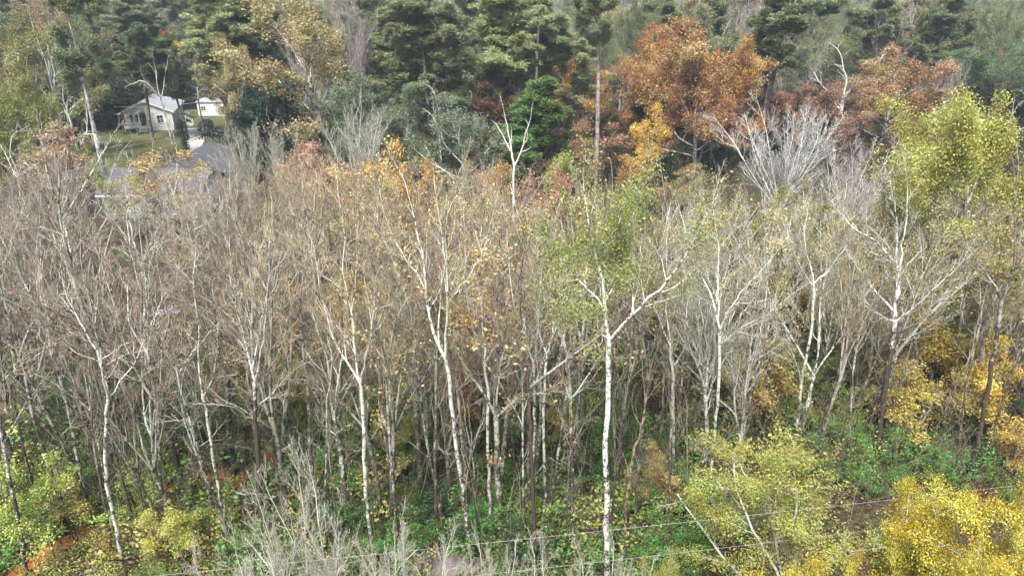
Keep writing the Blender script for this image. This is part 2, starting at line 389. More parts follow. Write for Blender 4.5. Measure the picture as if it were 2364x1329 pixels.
L.new(n2.outputs['Fac'], bp.inputs['Height']); L.new(bp.outputs[0], P.inputs['Normal'])
g = link('ground', mesh_np('ground', np.stack([GX, GY, GZ], -1).reshape(-1, 3), np.stack([ii, ii+1, ii+nx+1, ii+nx], -1), gm, True, {'clay': clay.ravel()}))
tag(g, kind='structure')
# pools of brown water in the low spots
wm, T, N, L, P = nodes('pool_water')
P.inputs['Base Color'].default_value = (.17, .14, .14, 1); P.inputs['Roughness'].default_value = .12; P.inputs['IOR'].default_value = 1.33  # base colour lightened to stand in for the weak sky reflection
P.inputs['Specular IOR Level'].default_value = .8
nb_ = noise(N, L, 3, 3); bp = N.new('ShaderNodeBump'); bp.inputs['Strength'].default_value = .05; L.new(nb_.outputs['Fac'], bp.inputs['Height']); L.new(bp.outputs[0], P.inputs['Normal'])
for k, (c, a, b) in enumerate(POOLS):
    zc = gz(*c) + .26
    th = np.linspace(0, 2*np.pi, 41)[:-1]; rr = 1.35 + .12*np.sin(3*th+k) + .08*np.sin(7*th)
    me = bpy.data.meshes.new('pool'); me.from_pydata([(c[0]+a*r_*math.cos(t_), c[1]+b*r_*math.sin(t_), zc) for t_, r_ in zip(th, rr)], [], [list(range(40))]); me.materials.append(wm)
    tag(link('pool_water', me), kind='structure')

# yard lawn and driveway as sheets above the ground
def sheet(name, pts, z, mat, sub=0):
    me = bpy.data.meshes.new(name); me.from_pydata([(p[0], p[1], z) for p in pts], [], [list(range(len(pts)))])
    me.materials.append(mat); return tag(link(name, me), kind='structure')
lm, T, N, L, P = nodes('lawn_grass')
n1 = noise(N, L, .22, 6); n2 = noise(N, L, 7, 6)
r = ramp(N, [(.35, (.10, .08, .045)), (.5, (.075, .085, .032)), (.68, (.085, .12, .035))]); L.new(n1.outputs['Fac'], r.inputs[0])
L.new(mixc(N, L, .6, r.outputs[0], n2.outputs['Fac'], 'OVERLAY'), P.inputs['Base Color']); P.inputs['Roughness'].default_value = 1
P.inputs['Specular IOR Level'].default_value = .1
sheet('lawn', [gpt(*p) for p in ((150, 400), (250, 440), (420, 440), (560, 430), (640, 372), (610, 300), (560, 262), (420, 252), (300, 292), (215, 312))], .03, lm)
dm, T, N, L, P = nodes('driveway_concrete')
n1 = noise(N, L, .9, 7); r = ramp(N, [(.35, (.20, .17, .15)), (.5, (.42, .39, .37)), (.7, (.52, .49, .47))]); L.new(n1.outputs['Fac'], r.inputs[0])
L.new(r.outputs[0], P.inputs['Base Color']); P.inputs['Roughness'].default_value = .85
sheet('driveway', [gpt(*p) for p in ((412, 300), (424, 297), (495, 296), (500, 306), (474, 320), (466, 338), (452, 352), (440, 378), (418, 378), (430, 345), (426, 318))], .06, dm)
sheet('footpath', [gpt(*p) for p in ((352, 301), (413, 296), (413, 298), (354, 303.5))], .055, dm)

# ------------------------------------------------------------------ box / building helpers
class B3:
    def __init__(s): s.v = []; s.f = []
    def box(s, x0, x1, y0, y1, z0, z1):
        n = len(s.v); s.v += [(x, y, z) for z in (z0, z1) for x, y in ((x0, y0), (x1, y0), (x1, y1), (x0, y1))]
        s.f += [[n+3, n+2, n+1, n], [n+4, n+5, n+6, n+7], [n, n+1, n+5, n+4], [n+1, n+2, n+6, n+5], [n+2, n+3, n+7, n+6], [n+3, n, n+4, n+7]]; return s
    def poly(s, pts, thick=None):
        """prism of a planar polygon, thickened by vector"""
        n = len(s.v); k = len(pts); t = np.array(thick)
        s.v += [tuple(p) for p in pts] + [tuple(np.array(p)+t) for p in pts]
        s.f += [list(range(n, n+k))[::-1], list(range(n+k, n+2*k))] + [[n+i, n+(i+1) % k, n+k+(i+1) % k, n+k+i] for i in range(k)]; return s
    def cyl(s, p0, p1, r0, r1=None, n=12):
        r1 = r0 if r1 is None else r1
        p0, p1 = np.array(p0, float), np.array(p1, float); d = norm(p1-p0); a = np.array([0, 0, 1.]) if abs(d[2]) < .9 else np.array([1., 0, 0])
        u_ = norm(np.cross(d, a)); w_ = np.cross(d, u_); b = len(s.v)
        for p, r_ in ((p0, r0), (p1, r1)):
            s.v += [tuple(p + r_*(math.cos(t)*u_ + math.sin(t)*w_)) for t in np.arange(n)*2*np.pi/n]
        s.f += [list(range(b, b+n))[::-1], list(range(b+n, b+2*n))] + [[b+i, b+(i+1) % n, b+n+(i+1) % n, b+n+i] for i in range(n)]; return s
    def build(s, name, mat, parent=None, bevel=0, smooth=False):
        me = bpy.data.meshes.new(name); me.from_pydata(s.v, [], s.f); me.materials.append(mat); me.update()
        import bmesh
        bm = bmesh.new(); bm.from_mesh(me); bmesh.ops.recalc_face_normals(bm, faces=bm.faces); bm.to_mesh(me); bm.free()
        o = link(name, me, parent)
        if bevel:
            md = o.modifiers.new('bevel', 'BEVEL'); md.width = bevel; md.segments = 2
        if smooth:
            for p in me.polygons: p.use_smooth = True
        return o
def siding(name, c, scale=5.):
    m, T, N, L, P = nodes(name)
    tc = N.new('ShaderNodeTexCoord'); sx = N.new('ShaderNodeSeparateXYZ'); L.new(tc.outputs['Object'], sx.inputs[0])
    fr = math_(N, L, 'FRACT', math_(N, L, 'MULTIPLY', sx.outputs['Z'], scale))
    n = noise(N, L, 1.3, 5)
    base = mixc(N, L, n.outputs['Fac'], tuple(x*.8 for x in c), c)
    L.new(base, P.inputs['Base Color']); P.inputs['Roughness'].default_value = .6
    bp = N.new('ShaderNodeBump'); bp.inputs['Strength'].default_value = .9; bp.inputs['Distance'].default_value = .03
    L.new(fr, bp.inputs['Height']); L.new(bp.outputs[0], P.inputs['Normal']); return m
def shingle(name, c):
    m, T, N, L, P = nodes(name)
    br = N.new('ShaderNodeTexBrick'); tc = N.new('ShaderNodeTexCoord'); L.new(tc.outputs['Object'], br.inputs[0])
    br.inputs['Scale'].default_value = 2.2; br.inputs['Color1'].default_value = (*c, 1); br.inputs['Color2'].default_value = (*[x*.72 for x in c], 1)
    br.inputs['Mortar'].default_value = (*[x*.5 for x in c], 1); br.inputs['Mortar Size'].default_value = .015
    n = noise(N, L, .8, 6)
    L.new(mixc(N, L, math_(N, L, 'MULTIPLY', n.outputs['Fac'], .5), br.outputs[0], tuple(x*1.5 for x in c)), P.inputs['Base Color']); P.inputs['Roughness'].default_value = .9
    return m
GLASS = flat('window_glass', (.03, .035, .045), .12, .2, 1., .6)
WHITE = flat('white_trim', (.78, .78, .76), .5, .05)
def window(parent, cx, y, cz, w, h, axis_='y', sgn=-1, frame=WHITE, dark=None):
    """a framed window with muntins; axis_ is the wall's normal"""
    def bx(b, a0, a1, d0, d1, z0, z1):
        if axis_ == 'y': b.box(a0, a1, min(y+sgn*d0, y+sgn*d1), max(y+sgn*d0, y+sgn*d1), z0, z1)
        else: b.box(min(y+sgn*d0, y+sgn*d1), max(y+sgn*d0, y+sgn*d1), a0, a1, z0, z1)
    f = B3(); t = .09
    bx(f, cx-w/2-t, cx-w/2, .003, .07, cz-h/2-t, cz+h/2+t); bx(f, cx+w/2, cx+w/2+t, .003, .07, cz-h/2-t, cz+h/2+t)
    bx(f, cx-w/2, cx+w/2, .003, .068, cz+h/2, cz+h/2+t); bx(f, cx-w/2, cx+w/2, .003, .085, cz-h/2-t, cz-h/2)
    bx(f, cx-w/2, cx+w/2, .03, .06, cz-.025, cz+.025); bx(f, cx-.02, cx+.02, .032, .055, cz-h/2, cz-.025); bx(f, cx-.02, cx+.02, .032, .055, cz+.025, cz+h/2)
    fo = f.build('window', frame, parent)
    p = B3(); bx(p, cx-w/2, cx+w/2, .004, .02, cz-h/2, cz+h/2); p.build('pane', GLASS, fo)

# ---- cottage with a front porch (turned 15 degrees)
cot = empty('cottage', (Xat(404, 130), 130, 0), 'small white gabled cottage with a railed front porch and grey roof', 'house')
cot.rotation_euler = (0, 0, R(15))
SID = siding('white_siding', (.74, .74, .72)); ROOFG = shingle('grey_shingle', (.30, .31, .33)); FND = flat('foundation_block', (.55, .54, .52), .9)
Wd, Ln, fz, wz, rz_ = 8.4, 12.5, .75, 3.35, 5.2      # local x from -Wd to 0, y from 0 back
px0 = -4.2
b = B3(); b.box(px0, 0, 0, Ln, fz, wz); b.box(-Wd, px0-.002, 2.2, Ln-.002, fz, wz)
b.poly([(-Wd, 0.02, wz+.002), (0, 0.02, wz+.002), (-Wd/2, 0.02, rz_-.05)], (0, .14, 0)); b.poly([(-Wd, Ln-.2, wz+.002), (0, Ln-.2, wz+.002), (-Wd/2, Ln-.2, rz_-.05)], (0, .14, 0))
wall = b.build('wall', SID, cot)
B3().box(px0+.05, -.05, .05, Ln-.05, 0, fz-.002).box(-Wd+.05, px0-.05, 2.25, Ln-.05, 0, fz-.002).build('foundation', FND, cot)
ov = .35; sl_ = (rz_-wz)/(Wd/2); r = B3()
r.poly([(ov, -ov, wz-ov*sl_+.06), (ov, Ln+ov, wz-ov*sl_+.06), (-Wd/2, Ln+ov, rz_+.06), (-Wd/2, -ov, rz_+.06)], (0, 0, .12))
r.poly([(-Wd-ov, -ov, wz-ov*sl_+.06), (-Wd-ov, Ln+ov, wz-ov*sl_+.06), (-Wd/2-.002, Ln+ov, rz_+.06), (-Wd/2-.002, -ov, rz_+.06)], (0, 0, .12))
rf = r.build('roof', ROOFG, cot)
B3().cyl((-2.6, 5, rz_-.6), (-2.6, 5, rz_+.35), .09).cyl((-1.4, 8.5, rz_-1.2), (-1.4, 8.5, rz_-.1), .07).build('vent_pipe', WHITE, rf)
f = B3()
for s_ in (1, -1):
    x_e = ov if s_ == 1 else -Wd-ov
    f.poly([(x_e, -ov-.04, wz-ov*sl_+.0), (-Wd/2, -ov-.04, rz_), (-Wd/2, -ov-.04, rz_+.2), (x_e, -ov-.04, wz-ov*sl_+.2)], (0, .035, 0))
f.box(ov+.002, ov+.04, -ov, Ln+ov, wz-ov*sl_, wz-ov*sl_+.17); f.build('fascia', WHITE, cot)
window(cot, -2.1, 0, 2.1, 1.0, 1.35); window(cot, -6.6, 2.2, 2.05, 1.9, 1.3); window(cot, -4.75, 2.2, 2.05, .6, 1.2)
window(cot, 2.2, 0, 2.15, .7, 1.1, 'x', 1); window(cot, 6.2, 0, 2.15, .9, 1.2, 'x', 1)
B3().box(-2.95, -2.72, -.05, -.004, 1.4, 2.8).build('shutter', WHITE, cot); B3().box(-1.48, -1.25, -.05, -.004, 1.4, 2.8).build('shutter', WHITE, cot)
dr = B3().box(.004, .06, 4.0, 4.95, fz, fz+2.1).build('door', flat('blue_grey_door', (.42, .47, .5)), cot)
B3().box(.062, .1, 4.12, 4.2, fz+.95, fz+1.05).build('handle', flat('brass', (.4, .3, .1), .3, metal=1.), dr)
dr = B3().box(-5.75, -5.55+.6, 2.13, 2.196, fz, fz+2.1).build('door', flat('green_door', (.10, .16, .13)), cot)
B3().box(-Wd, px0-.003, 0, 2.19, fz-.14, fz).build('porch_deck', FND, cot)
for x in (-Wd+.08, -6.35, -5.62, px0-.12): B3().box(x-.07, x+.07, .02, .16, 0, wz).build('porch_post', WHITE, cot)
r = B3()
for (x0, x1) in ((-Wd+.15, -6.42), (-6.28, -5.69)):
    r.box(x0, x1, .05, .12, fz+.85, fz+.93); r.box(x0, x1, .06, .11, fz+.1, fz+.16)
    for k in range(int((x1-x0)/.17)): r.box(x0+.08+k*.17, x0+.12+k*.17, .07, .1, fz+.16, fz+.85)
r.build('porch_railing', WHITE, cot)
s_ = B3()
for k in range(4): s_.box(-5.5, px0-.25, -.3*(k+1), -.3*k-.002, 0, fz-.17*(k+1)+.02)
st = s_.build('porch_steps', flat('grey_step', (.45, .44, .42)), cot)
for x in (-5.58, px0-.16): B3().box(x-.05, x+.05, -1.2, -1.1, 0, 1.15).poly([(x-.03, -1.15, 1.0), (x-.03, 0, 1.65), (x-.03, 0, 1.73), (x-.03, -1.15, 1.08)], (.06, 0, 0)).build('handrail', WHITE, st)
s_ = B3(); s_.box(.07, 1.3, 3.8, 5.1, fz-.12, fz)
for k in range(4): s_.box(1.302+.3*k, 1.6+.3*k, 3.85, 5.05, 0, fz-.16*(k+1))
st = s_.build('side_steps', FND, cot)
r = B3()
for y in (3.82, 5.04):
    r.box(1.22, 1.3, y, y+.07, fz+.002, fz+.95); r.box(.08, 1.3, y+.01, y+.06, fz+.88, fz+.96)
    for k in range(6): r.box(.18+k*.17, .22+k*.17, y+.02, y+.05, fz+.002, fz+.87)
    r.poly([(1.3, y+.01, fz+.88), (2.5, y+.01, .95), (2.5, y+.01, 1.03), (1.3, y+.01, fz+.96)], (0, .05, 0)); r.box(2.45, 2.53, y, y+.07, 0, 1.03)
r.build('handrail', WHITE, st)

# ---- white shed beyond the lawn
sh = empty('shed', (Xat(459, 144), 144, 0), 'white flat-roofed shed with a door beyond the driveway', 'shed')
ws = siding('shed_siding', (.8, .8, .78), 4.)
B3().box(0, 7.4, 0, 3.6, .12, 2.75).build('wall', ws, sh)
B3().poly([(-.2, -.2, 2.8), (7.6, -.2, 2.8), (7.6, 3.8, 3.05), (-.2, 3.8, 3.05)], (0, 0, .1)).build('roof', ROOFG, sh)
B3().box(.2, 7.2, .2, 3.4, 0, .118).build('base', FND, sh)
d_ = B3().box(2.6, 3.5, -.05, -.004, .2, 2.2).build('door', flat('shed_door', (.7, .72, .74)), sh)
B3().box(3.35, 3.42, -.09, -.052, 1.15, 1.25).build('handle', flat('brass', (.4, .3, .1)), d_)
window(sh, 1.2, 0, 1.6, .9, .8); window(sh, 5.2, 0, 1.6, .9, .8)

# ---- gas tank
tk = empty('gas_tank', (Xat(423, 141), 141, 0), 'white cylindrical gas tank lying behind the cottage corner', 'tank')
q = B3(); zc = 1.0; r_ = .5; x0, x1 = -1.1, 1.1
prof = [(x0-.32, .02), (x0-.28, .2), (x0-.15, .38), (x0, r_), (x1, r_), (x1+.15, .38), (x1+.28, .2), (x1+.32, .02)]
for (a, ra), (c, rb) in zip(prof[:-1], prof[1:]): q.cyl((a, 0, zc), (c, 0, zc), ra, rb, 20)
q.build('tank_shell', flat('tank_white', (.8, .8, .8), .35, .04), tk, smooth=False)
B3().cyl((0, 0, zc+r_-.02), (0, 0, zc+r_+.16), .14).build('valve_dome', flat('tank_white', (.8, .8, .8)), tk)
for x in (-.8, .8): B3().box(x-.1, x+.1, -.35, .35, 0, zc-r_+.12).build('leg', FND, tk)

# ---- parked black car (front towards the camera)
def car(loc, rz, label):
    t = empty('parked_car', loc, label, 'car'); t.rotation_euler = (0, 0, rz)
    paint = flat('black_paint', (.012, .014, .022), .18, .1, 2., .8); rub = flat('tyre_rubber', (.02, .02, .02), .9); al = flat('alloy', (.5, .5, .52), .3, metal=1.)
    prof = [(-2.25, .35), (-2.3, .6), (-2.22, .85), (-1.25, 1.05), (-.55, 1.62), (1.35, 1.68), (2.1, 1.12), (2.25, .95), (2.25, .35)]
    bm_ = B3(); hw = [.86, .9, .9, .92, .72, .70, .86, .88, .88]; n = len(prof)
    for sgn in (-1, 1): bm_.v += [(sgn*w, y, z) for (y, z), w in zip(prof, hw)]
    bm_.f += [list(range(n))[::-1], list(range(n, 2*n))] + [[i, (i+1) % n, n+(i+1) % n, n+i] for i in range(n)]
    bm_.build('body', paint, t, bevel=.07)
    B3().poly([(-.66, -1.20, 1.11), (.66, -1.20, 1.11), (.6, -.6, 1.59), (-.6, -.6, 1.59)], (0, -.03, .02)).build('windscreen', GLASS, t)
    B3().poly([(-.62, 1.42, 1.63), (.62, 1.42, 1.63), (.68, 2.02, 1.2), (-.68, 2.02, 1.2)], (0, .03, .02)).build('rear_window', GLASS, t)
    for s in (-1, 1):
        B3().poly([(s*.885, -1.0, 1.12), (s*.745, -.45, 1.55), (s*.73, 1.2, 1.6), (s*.86, 1.85, 1.2)], (s*.03, 0, .01)).build('side_window', GLASS, t)
        B3().box(s*.68-.16, s*.68+.16, -2.31, -2.2, .62, .8).build('headlight', flat('lamp_lens', (.75, .78, .8), .1), t)
        B3().box(s*.98-.1, s*.98+.1, -.98, -.84, 1.08, 1.24).build('mirror', paint, t)
        for y in (-1.42, 1.42):
            w = B3().cyl((s*.66, y, .34), (s*.92, y, .34), .34, n=22).build('wheel', rub, t); B3().cyl((s*.921, y, .34), (s*.935, y, .34), .21, n=14).build('rim', al, w)
    B3().box(-.45, .45, -2.33, -2.2, .5, .72).build('grille', flat('black_plastic', (.02, .02, .02)), t)
    B3().box(-.9, .9, -2.3, -2.18, .32, .45).build('bumper', flat('grey_plastic', (.12, .12, .13)), t)
    return t
car((Xat(471, 129), 130, .06), R(8), 'black car parked at the top of the pale driveway')

# ---- pale blue house seen through the bare crowns
bh = empty('bungalow', (Xat(247, 77.7), 77.7, 0), 'pale blue bungalow with a dark hipped roof behind bare crowns', 'house')
BS = siding('blue_siding', (.58, .72, .78), 4.5); DR = shingle('dark_shingle', (.075, .08, .092)); bw = 10.9
b = B3(); b.box(0, bw, 0, 8, .3, 2.75); b.box(2.8, bw-.6, 8.002, 17, .3, 2.7); b.build('wall', BS, bh)
B3().box(.1, bw-.1, .1, 7.9, 0, .298).build('foundation', FND, bh)
r = B3(); e = .45
r.poly([(-e, -e, 2.7), (bw+e, -e, 2.7), (bw+e, 4, 4.75), (-e, 4, 4.75)], (0, 0, .12)); r.poly([(-e, 8+e, 2.7), (bw+e, 8+e, 2.7), (bw+e, 4.002, 4.75), (-e, 4.002, 4.75)], (0, 0, .12))
g_ = B3().poly([(0, .05, 2.752), (0, 7.95, 2.752), (0, 4, 4.7)], (.1, 0, 0)).poly([(bw-.1, .05, 2.752), (bw-.1, 7.95, 2.752), (bw-.1, 4, 4.7)], (.1, 0, 0)); g_.build('gable', BS, bh)
r.build('roof', DR, bh)
w0, w1 = 2.3, bw-.1; mid = (w0+w1)/2
r = B3(); r.poly([(w1+.3, 5.0, 3.0), (w1+.3, 18, 3.0), (mid, 16, 5.4), (mid, 5.2, 5.4)], (0, 0, .12)); r.poly([(w0-.3, 5.0, 3.0), (w0-.3, 18, 3.0), (mid-.002, 16, 5.4), (mid-.002, 5.2, 5.4)], (0, 0, .12))
r.poly([(w0, 5.05, 2.99), (w1, 5.05, 2.99), (mid, 5.25, 5.35)], (0, .1, 0)); r.poly([(w0-.3, 18, 3.0), (w1+.3, 18, 3.0), (mid, 16.002, 5.4)], (0, -.02, .1))
r.build('wing_roof', DR, bh)
window(bh, 3.1, 0, 1.75, .8, 1.0); window(bh, 7.8, 0, 1.6, .7, 1.3); window(bh, 1.0, 0, 1.6, .7, .9)
B3().box(-e, bw+e, -e-.14, -e-.02, 2.62, 2.8).build('gutter', flat('gutter_grey', (.55, .6, .62)), bh)

# ---- poles and wires
def pole(u, Y, H, label, arm=False, r=.14):
    x = Xat(u, Y); t = empty('utility_pole', (x, Y, 0), label, 'pole')
    B3().cyl((0, 0, -.2), (0, 0, H), r, r*.7, 12).build('shaft', flat('pole_wood', (.11, .085, .07), .9, .3, 4.), t)
    if arm: B3().box(-.9, .9, -.16, -.06, H-.8, H-.66).build('crossarm', flat('pole_wood', (.11, .085, .07)), t)
    B3().cyl((0, -.12, H-.35), (0, -.12, H-.05), .05).build('insulator', flat('insulator_grey', (.4, .4, .42)), t)
    return t
pole(481, 108, 9.2, 'dark wooden utility pole standing beside the driveway')
p2 = pole(436, 108, 5.6, 'leaning ivy-covered pole at the driveway edge', r=.16)
def wire(p0, p1, sag, r, label, group=None, mat=None):
    P_ = np.array([[np.array(p0)*(1-t) + np.array(p1)*t - np.array([0, 0, sag*4*t*(1-t)]) for t in np.linspace(0, 1, 40)]])
    q = Q(); tubes(q, P_, np.full((1, 40), r), 6, exec_rng); o = link('power_line', q.mesh('power_line', mat or flat('wire_metal', (.36, .36, .35), .5, .05, 1., .5)))
    return tag(o, label, 'wire', group)
a, b = at(260, 1328, 16), at(2342, 1112, 19); d_ = b-a
wire(a-d_*.35, b+d_*.35, .25, .0048, 'upper of two pale power lines crossing the foot of the thicket', 'power lines')
a, b = at(983, 1327, 16.4), at(1835, 1232, 18); d_ = b-a
wire(a-d_*1.3, b+d_*1.3, .25, .0048, 'lower of two pale power lines crossing the foot of the thicket', 'power lines')
a, b = at(262, 247, 112), at(481, 233, 108)
wire(a, b, .3, .02, 'thin service wire running from the pole across the cottage front')
a, b = at(262, 264, 110), at(481, 252, 108)
wire(a, b, .3, .018, 'lower thin service wire between cottage and pole')
# crumpled tarps lying in the woods
def tarp(u, v, w, d, c, label, seed):
    rng = np.random.default_rng(seed); Y = groundY(v); x = Xat(u, Y); n = 16
    xs, ys = np.meshgrid(np.linspace(-w/2, w/2, n), np.linspace(-d/2, d/2, n))
    z = .25 + .13*np.sin(xs*4+seed)*np.sin(ys*5) + rng.normal(size=xs.shape)*.05
    V = np.stack([xs+rng.normal(size=xs.shape)*.05, ys, z], -1).reshape(-1, 3); i = (np.arange(n-1)[:, None]*n+np.arange(n-1)[None]).ravel()
    V = np.concatenate([V, V-[0, 0, .02]]); Fq = np.stack([i, i+1, i+n+1, i+n], -1)
    o = link('tarp', mesh_np('tarp', V, np.concatenate([Fq, Fq[:, ::-1]+n*n]), flat('tarp_'+str(seed), c, .45)))
    o.location = (x, Y, gz(x, Y)); tag(o, label, 'tarp')
tarp(392, 727, 1.7, .8, (.34, .36, .42), 'crumpled whitish tarp lying among leaves deep in the thicket', 3)
tarp(522, 512, 1.6, 1.2, (.26, .32, .42), 'crumpled bluish tarp beyond the bungalow end', 4)
tarp(503, 384, 2.2, 1.4, (.75, .76, .78), 'white sheet heaped near the driveway foot', 5)

# ------------------------------------------------------------------ hero trees, guided limb by limb
WH = (.56, .57, .50); GR = (.38, .38, .34); TAN = (.40, .34, .27); TWT = (.49, .40, .265); TWP = (.46, .365, .285); TWW = (.52, .50, .41)
def poly_at(pts, Y, slope, n, rng, scale=1.):
    """pts (u,v,width px) -> resampled 3D polyline that leans away in depth by slope metres per metre of length"""
    P_ = [at(p[0], p[1], Y) for p in pts]; w = [p[2] if len(p) > 2 else None for p in pts]
    L_ = [0.]
    for a, b in zip(P_[:-1], P_[1:]): L_.append(L_[-1] + np.linalg.norm(b-a))
    L_ = np.array(L_); ks = [i for i, x in enumerate(w) if x is not None]
    rad = .72*np.interp(L_, L_[ks], [w[i]*depth(Y, P_[i][2])/F/2 for i in ks])
    # depth lean: move along the sight line so the outline stays natural
    s = np.linspace(0, L_[-1], n); out = np.stack([np.interp(s, L_, [p[k] for p in P_]) for k in range(3)], -1)
    out[1:-1] = .5*out[1:-1] + .25*(out[2:]+out[:-2])
    out[1:-1] += rng.normal(size=(n-2, 3))*.025
    out[:, 1] += slope*s*(1 + .15*np.sin(s))
    return out, np.interp(s, L_, rad)
def hero(name, label, cat, v_base, trunk, limbs, seed, bark=WH, twc=TWT, lich_=(.25, .5), dens=1., leaf=None, leafc=None, tr_col=None, k3=8, k4=6, k5=5, group=None, ratio=.5, up=.5, twr=.010, Y=None, lpow=1.):
    rng = np.random.default_rng(seed); Y = Y or groundY(v_base); lich_ = (lich_[0]-.02, lich_[1]-.03)
    tr, br, tw, lf = Q(), Q(), Q(), Q()
    P0, R0 = poly_at(trunk, Y, 0, 16, rng)
    base = P0[0].copy(); base[2] = gz(base[0], Y); P0[0, 2] = min(P0[0, 2], base[2]-.2)
    R0[0] *= 1.35
    tubes(tr, P0[None], R0[None], 10, rng, np.clip(lich_[0] + (lich_[1]-lich_[0])*np.linspace(0, 1., 16)[None]**lpow*1.05, min(lich_), max(lich_)))
    P1, R1 = [], []; ref = {}
    for k, (sl2, pts) in enumerate(limbs):
        p, r_ = poly_at(pts, Y, sl2, 12, rng)
        # root the limb on the nearest point of the trunk or an earlier limb
        cand = np.concatenate([P0] + [x for x in P1]); a = at(pts[0][0], pts[0][1], Y)
        near = cand[np.argmin(np.linalg.norm((cand-a)[:, [0, 2]], axis=1))]
        p += (near-p[0])*np.linspace(1, 0, 12)[:, None]**1.5 + np.array([0, near[1]-Y, 0])*np.linspace(0, 1, 12)[:, None]**.5
        P1.append(p); R1.append(np.maximum(r_, .012))
    P1a, R1a = np.array(P1), np.array(R1)
    tubes(tr, P1a, R1a, 7, rng, np.full(P1a.shape[:2], lich_[1]))
    P2, R2 = spawn(P1a, R1a, int(k3*dens), .15, 1., 36, 11, ratio, 9, up, .4, rng, rr=.5, rmin=.012)
    Pe, Re = grow(P1a[:, -1], P1a[:, -1]-P1a[:, -2], np.linalg.norm(P1a[:, -1]-P1a[:, 0], axis=-1)*.4, R1a[:, -1], np.full(len(P1a), .008), 9, up, .35, rng)
    P2 = np.concatenate([P2, Pe]); R2 = np.concatenate([R2, Re])
    P3, R3 = spawn(P2, R2, k4, .1, 1., 34, 11, .5, 6, up, .35, rng, rr=.6, rmin=twr)
    P4, R4 = spawn(P3, R3, k5, .12, 1., 34, 13, .55, 4, up*.7, .35, rng, rr=.7, rmin=twr*.75)
    tubes(br, P2, R2, 5, rng, np.full(P2.shape[:2], lich_[1]-.03))
    tubes(tw, P3, R3, 3, rng); tubes(tw, P4, R4, 3, rng)
    t = empty(name, tuple(base), label, cat, group)
    def add(nm, q, mat, col, attr, sm=False):
        q.V = [v_-base for v_ in q.V]
        me = q.mesh(nm, mat, sm, attr)
        if me: link(nm, me, t, col)
    add('trunk', tr, BARK, tr_col or bark, 'lichen', True); add('branches', br, BARK, bark, 'lichen'); add('twigs', tw, TWIG, twc, 'tint')
    if leaf:
        leaves(lf, P4[:, 1:], leaf.get('per', 1), leaf['size'], leaf.get('asp', .6), rng, leaf.get('jit', .08), leaf.get('clump', 1.2), leaf.get('thr', -.2), leaf.get('keep'), leaf.get('droop', 0))
        add('leaves', lf, LEAF, leafc, 'tint')
    return t
GREENLF = (.17, .22, .035); YG = (.36, .33, .05)
hero('white_forked_tree', 'tall stout white-barked forked tree with a thin green crown', 'tree', 1345,
     [(1402, 1345, 20), (1400, 1200, 19), (1402, 1100, 18), (1398, 1050), (1404, 900, 17), (1406, 785, 17)],
     [(.1, [(1405, 787, 14), (1398, 740), (1394, 700, 11), (1392, 650), (1380, 600, 8), (1368, 575), (1362, 520, 4), (1355, 475, 3)]),
      (-.25, [(1408, 782, 10), (1430, 745), (1460, 705), (1490, 672, 7), (1520, 640), (1545, 610), (1570, 570, 4), (1588, 520, 2)]),
      (.3, [(1396, 720, 7), (1385, 692), (1365, 682), (1340, 660), (1310, 640), (1285, 600, 2)]),
      (-.4, [(1404, 790, 6), (1380, 765), (1350, 735), (1310, 705), (1280, 680, 2)]),
      (.5, [(1455, 712, 6), (1462, 680), (1445, 620), (1440, 560, 2)]), (-.3, [(1385, 605, 6), (1400, 575), (1420, 530), (1432, 490, 2)]),
      (.6, [(1394, 700, 5), (1420, 640), (1450, 590), (1480, 540), (1500, 500, 2)])],
     11, dens=1.1, lich_=(.47, .55), bark=(.72, .72, .66), tr_col=(.74, .74, .68), leaf=dict(size=.09, per=4, thr=-.25, jit=.25, clump=1.6), leafc=(.25, .28, .06), twc=TWW)
hero('v_forked_tree', 'V-forked white tree leaning back in the middle of the thicket', 'tree', 1300,
     [(1088, 1300, 14), (1070, 1150, 13), (1050, 1000, 13), (1040, 900, 13), (1028, 828, 13)],
     [(.2, [(1028, 828, 11), (1000, 780), (975, 700, 9), (980, 640), (968, 590, 6), (960, 560), (940, 500, 3)]),
      (-.15, [(1029, 828, 10), (1032, 760), (1037, 680, 8), (1033, 640), (1035, 580, 5), (1030, 520), (1040, 465, 2)]),
      (-.3, [(1036, 700, 6), (1045, 665), (1080, 620), (1110, 570), (1130, 510, 2)]), (.4, [(977, 700, 6), (950, 660), (920, 630), (895, 590), (872, 540, 2)]),
      (.5, [(1022, 810, 6), (1012, 770), (1018, 700), (1022, 650), (1010, 590), (1000, 540, 2)])], 12, lich_=(.40, .58))
hero('black_trunk_tree', 'tree with a wet black trunk and pale forked limbs', 'tree', 1280,
     [(612, 1280, 15), (600, 1150, 15), (595, 1050, 15), (588, 950, 13), (588, 880, 11)],
     [(.2, [(588, 878, 8), (570, 835), (555, 790), (535, 740, 5), (520, 680), (510, 600, 2)]), (-.2, [(588, 878, 8), (605, 830), (620, 770), (627, 690, 5), (640, 620), (652, 545, 2)]),
      (-.4, [(587, 960, 5), (560, 920), (530, 900), (510, 870), (490, 830), (470, 780, 2)]), (.5, [(590, 930, 4), (620, 915), (655, 885), (690, 860, 2)]),
      (.5, [(588, 860, 5), (590, 800), (585, 740), (590, 680), (580, 610, 2)])], 13, lich_=(.0, .56), lpow=4, tr_col=(.5, .5, .48))
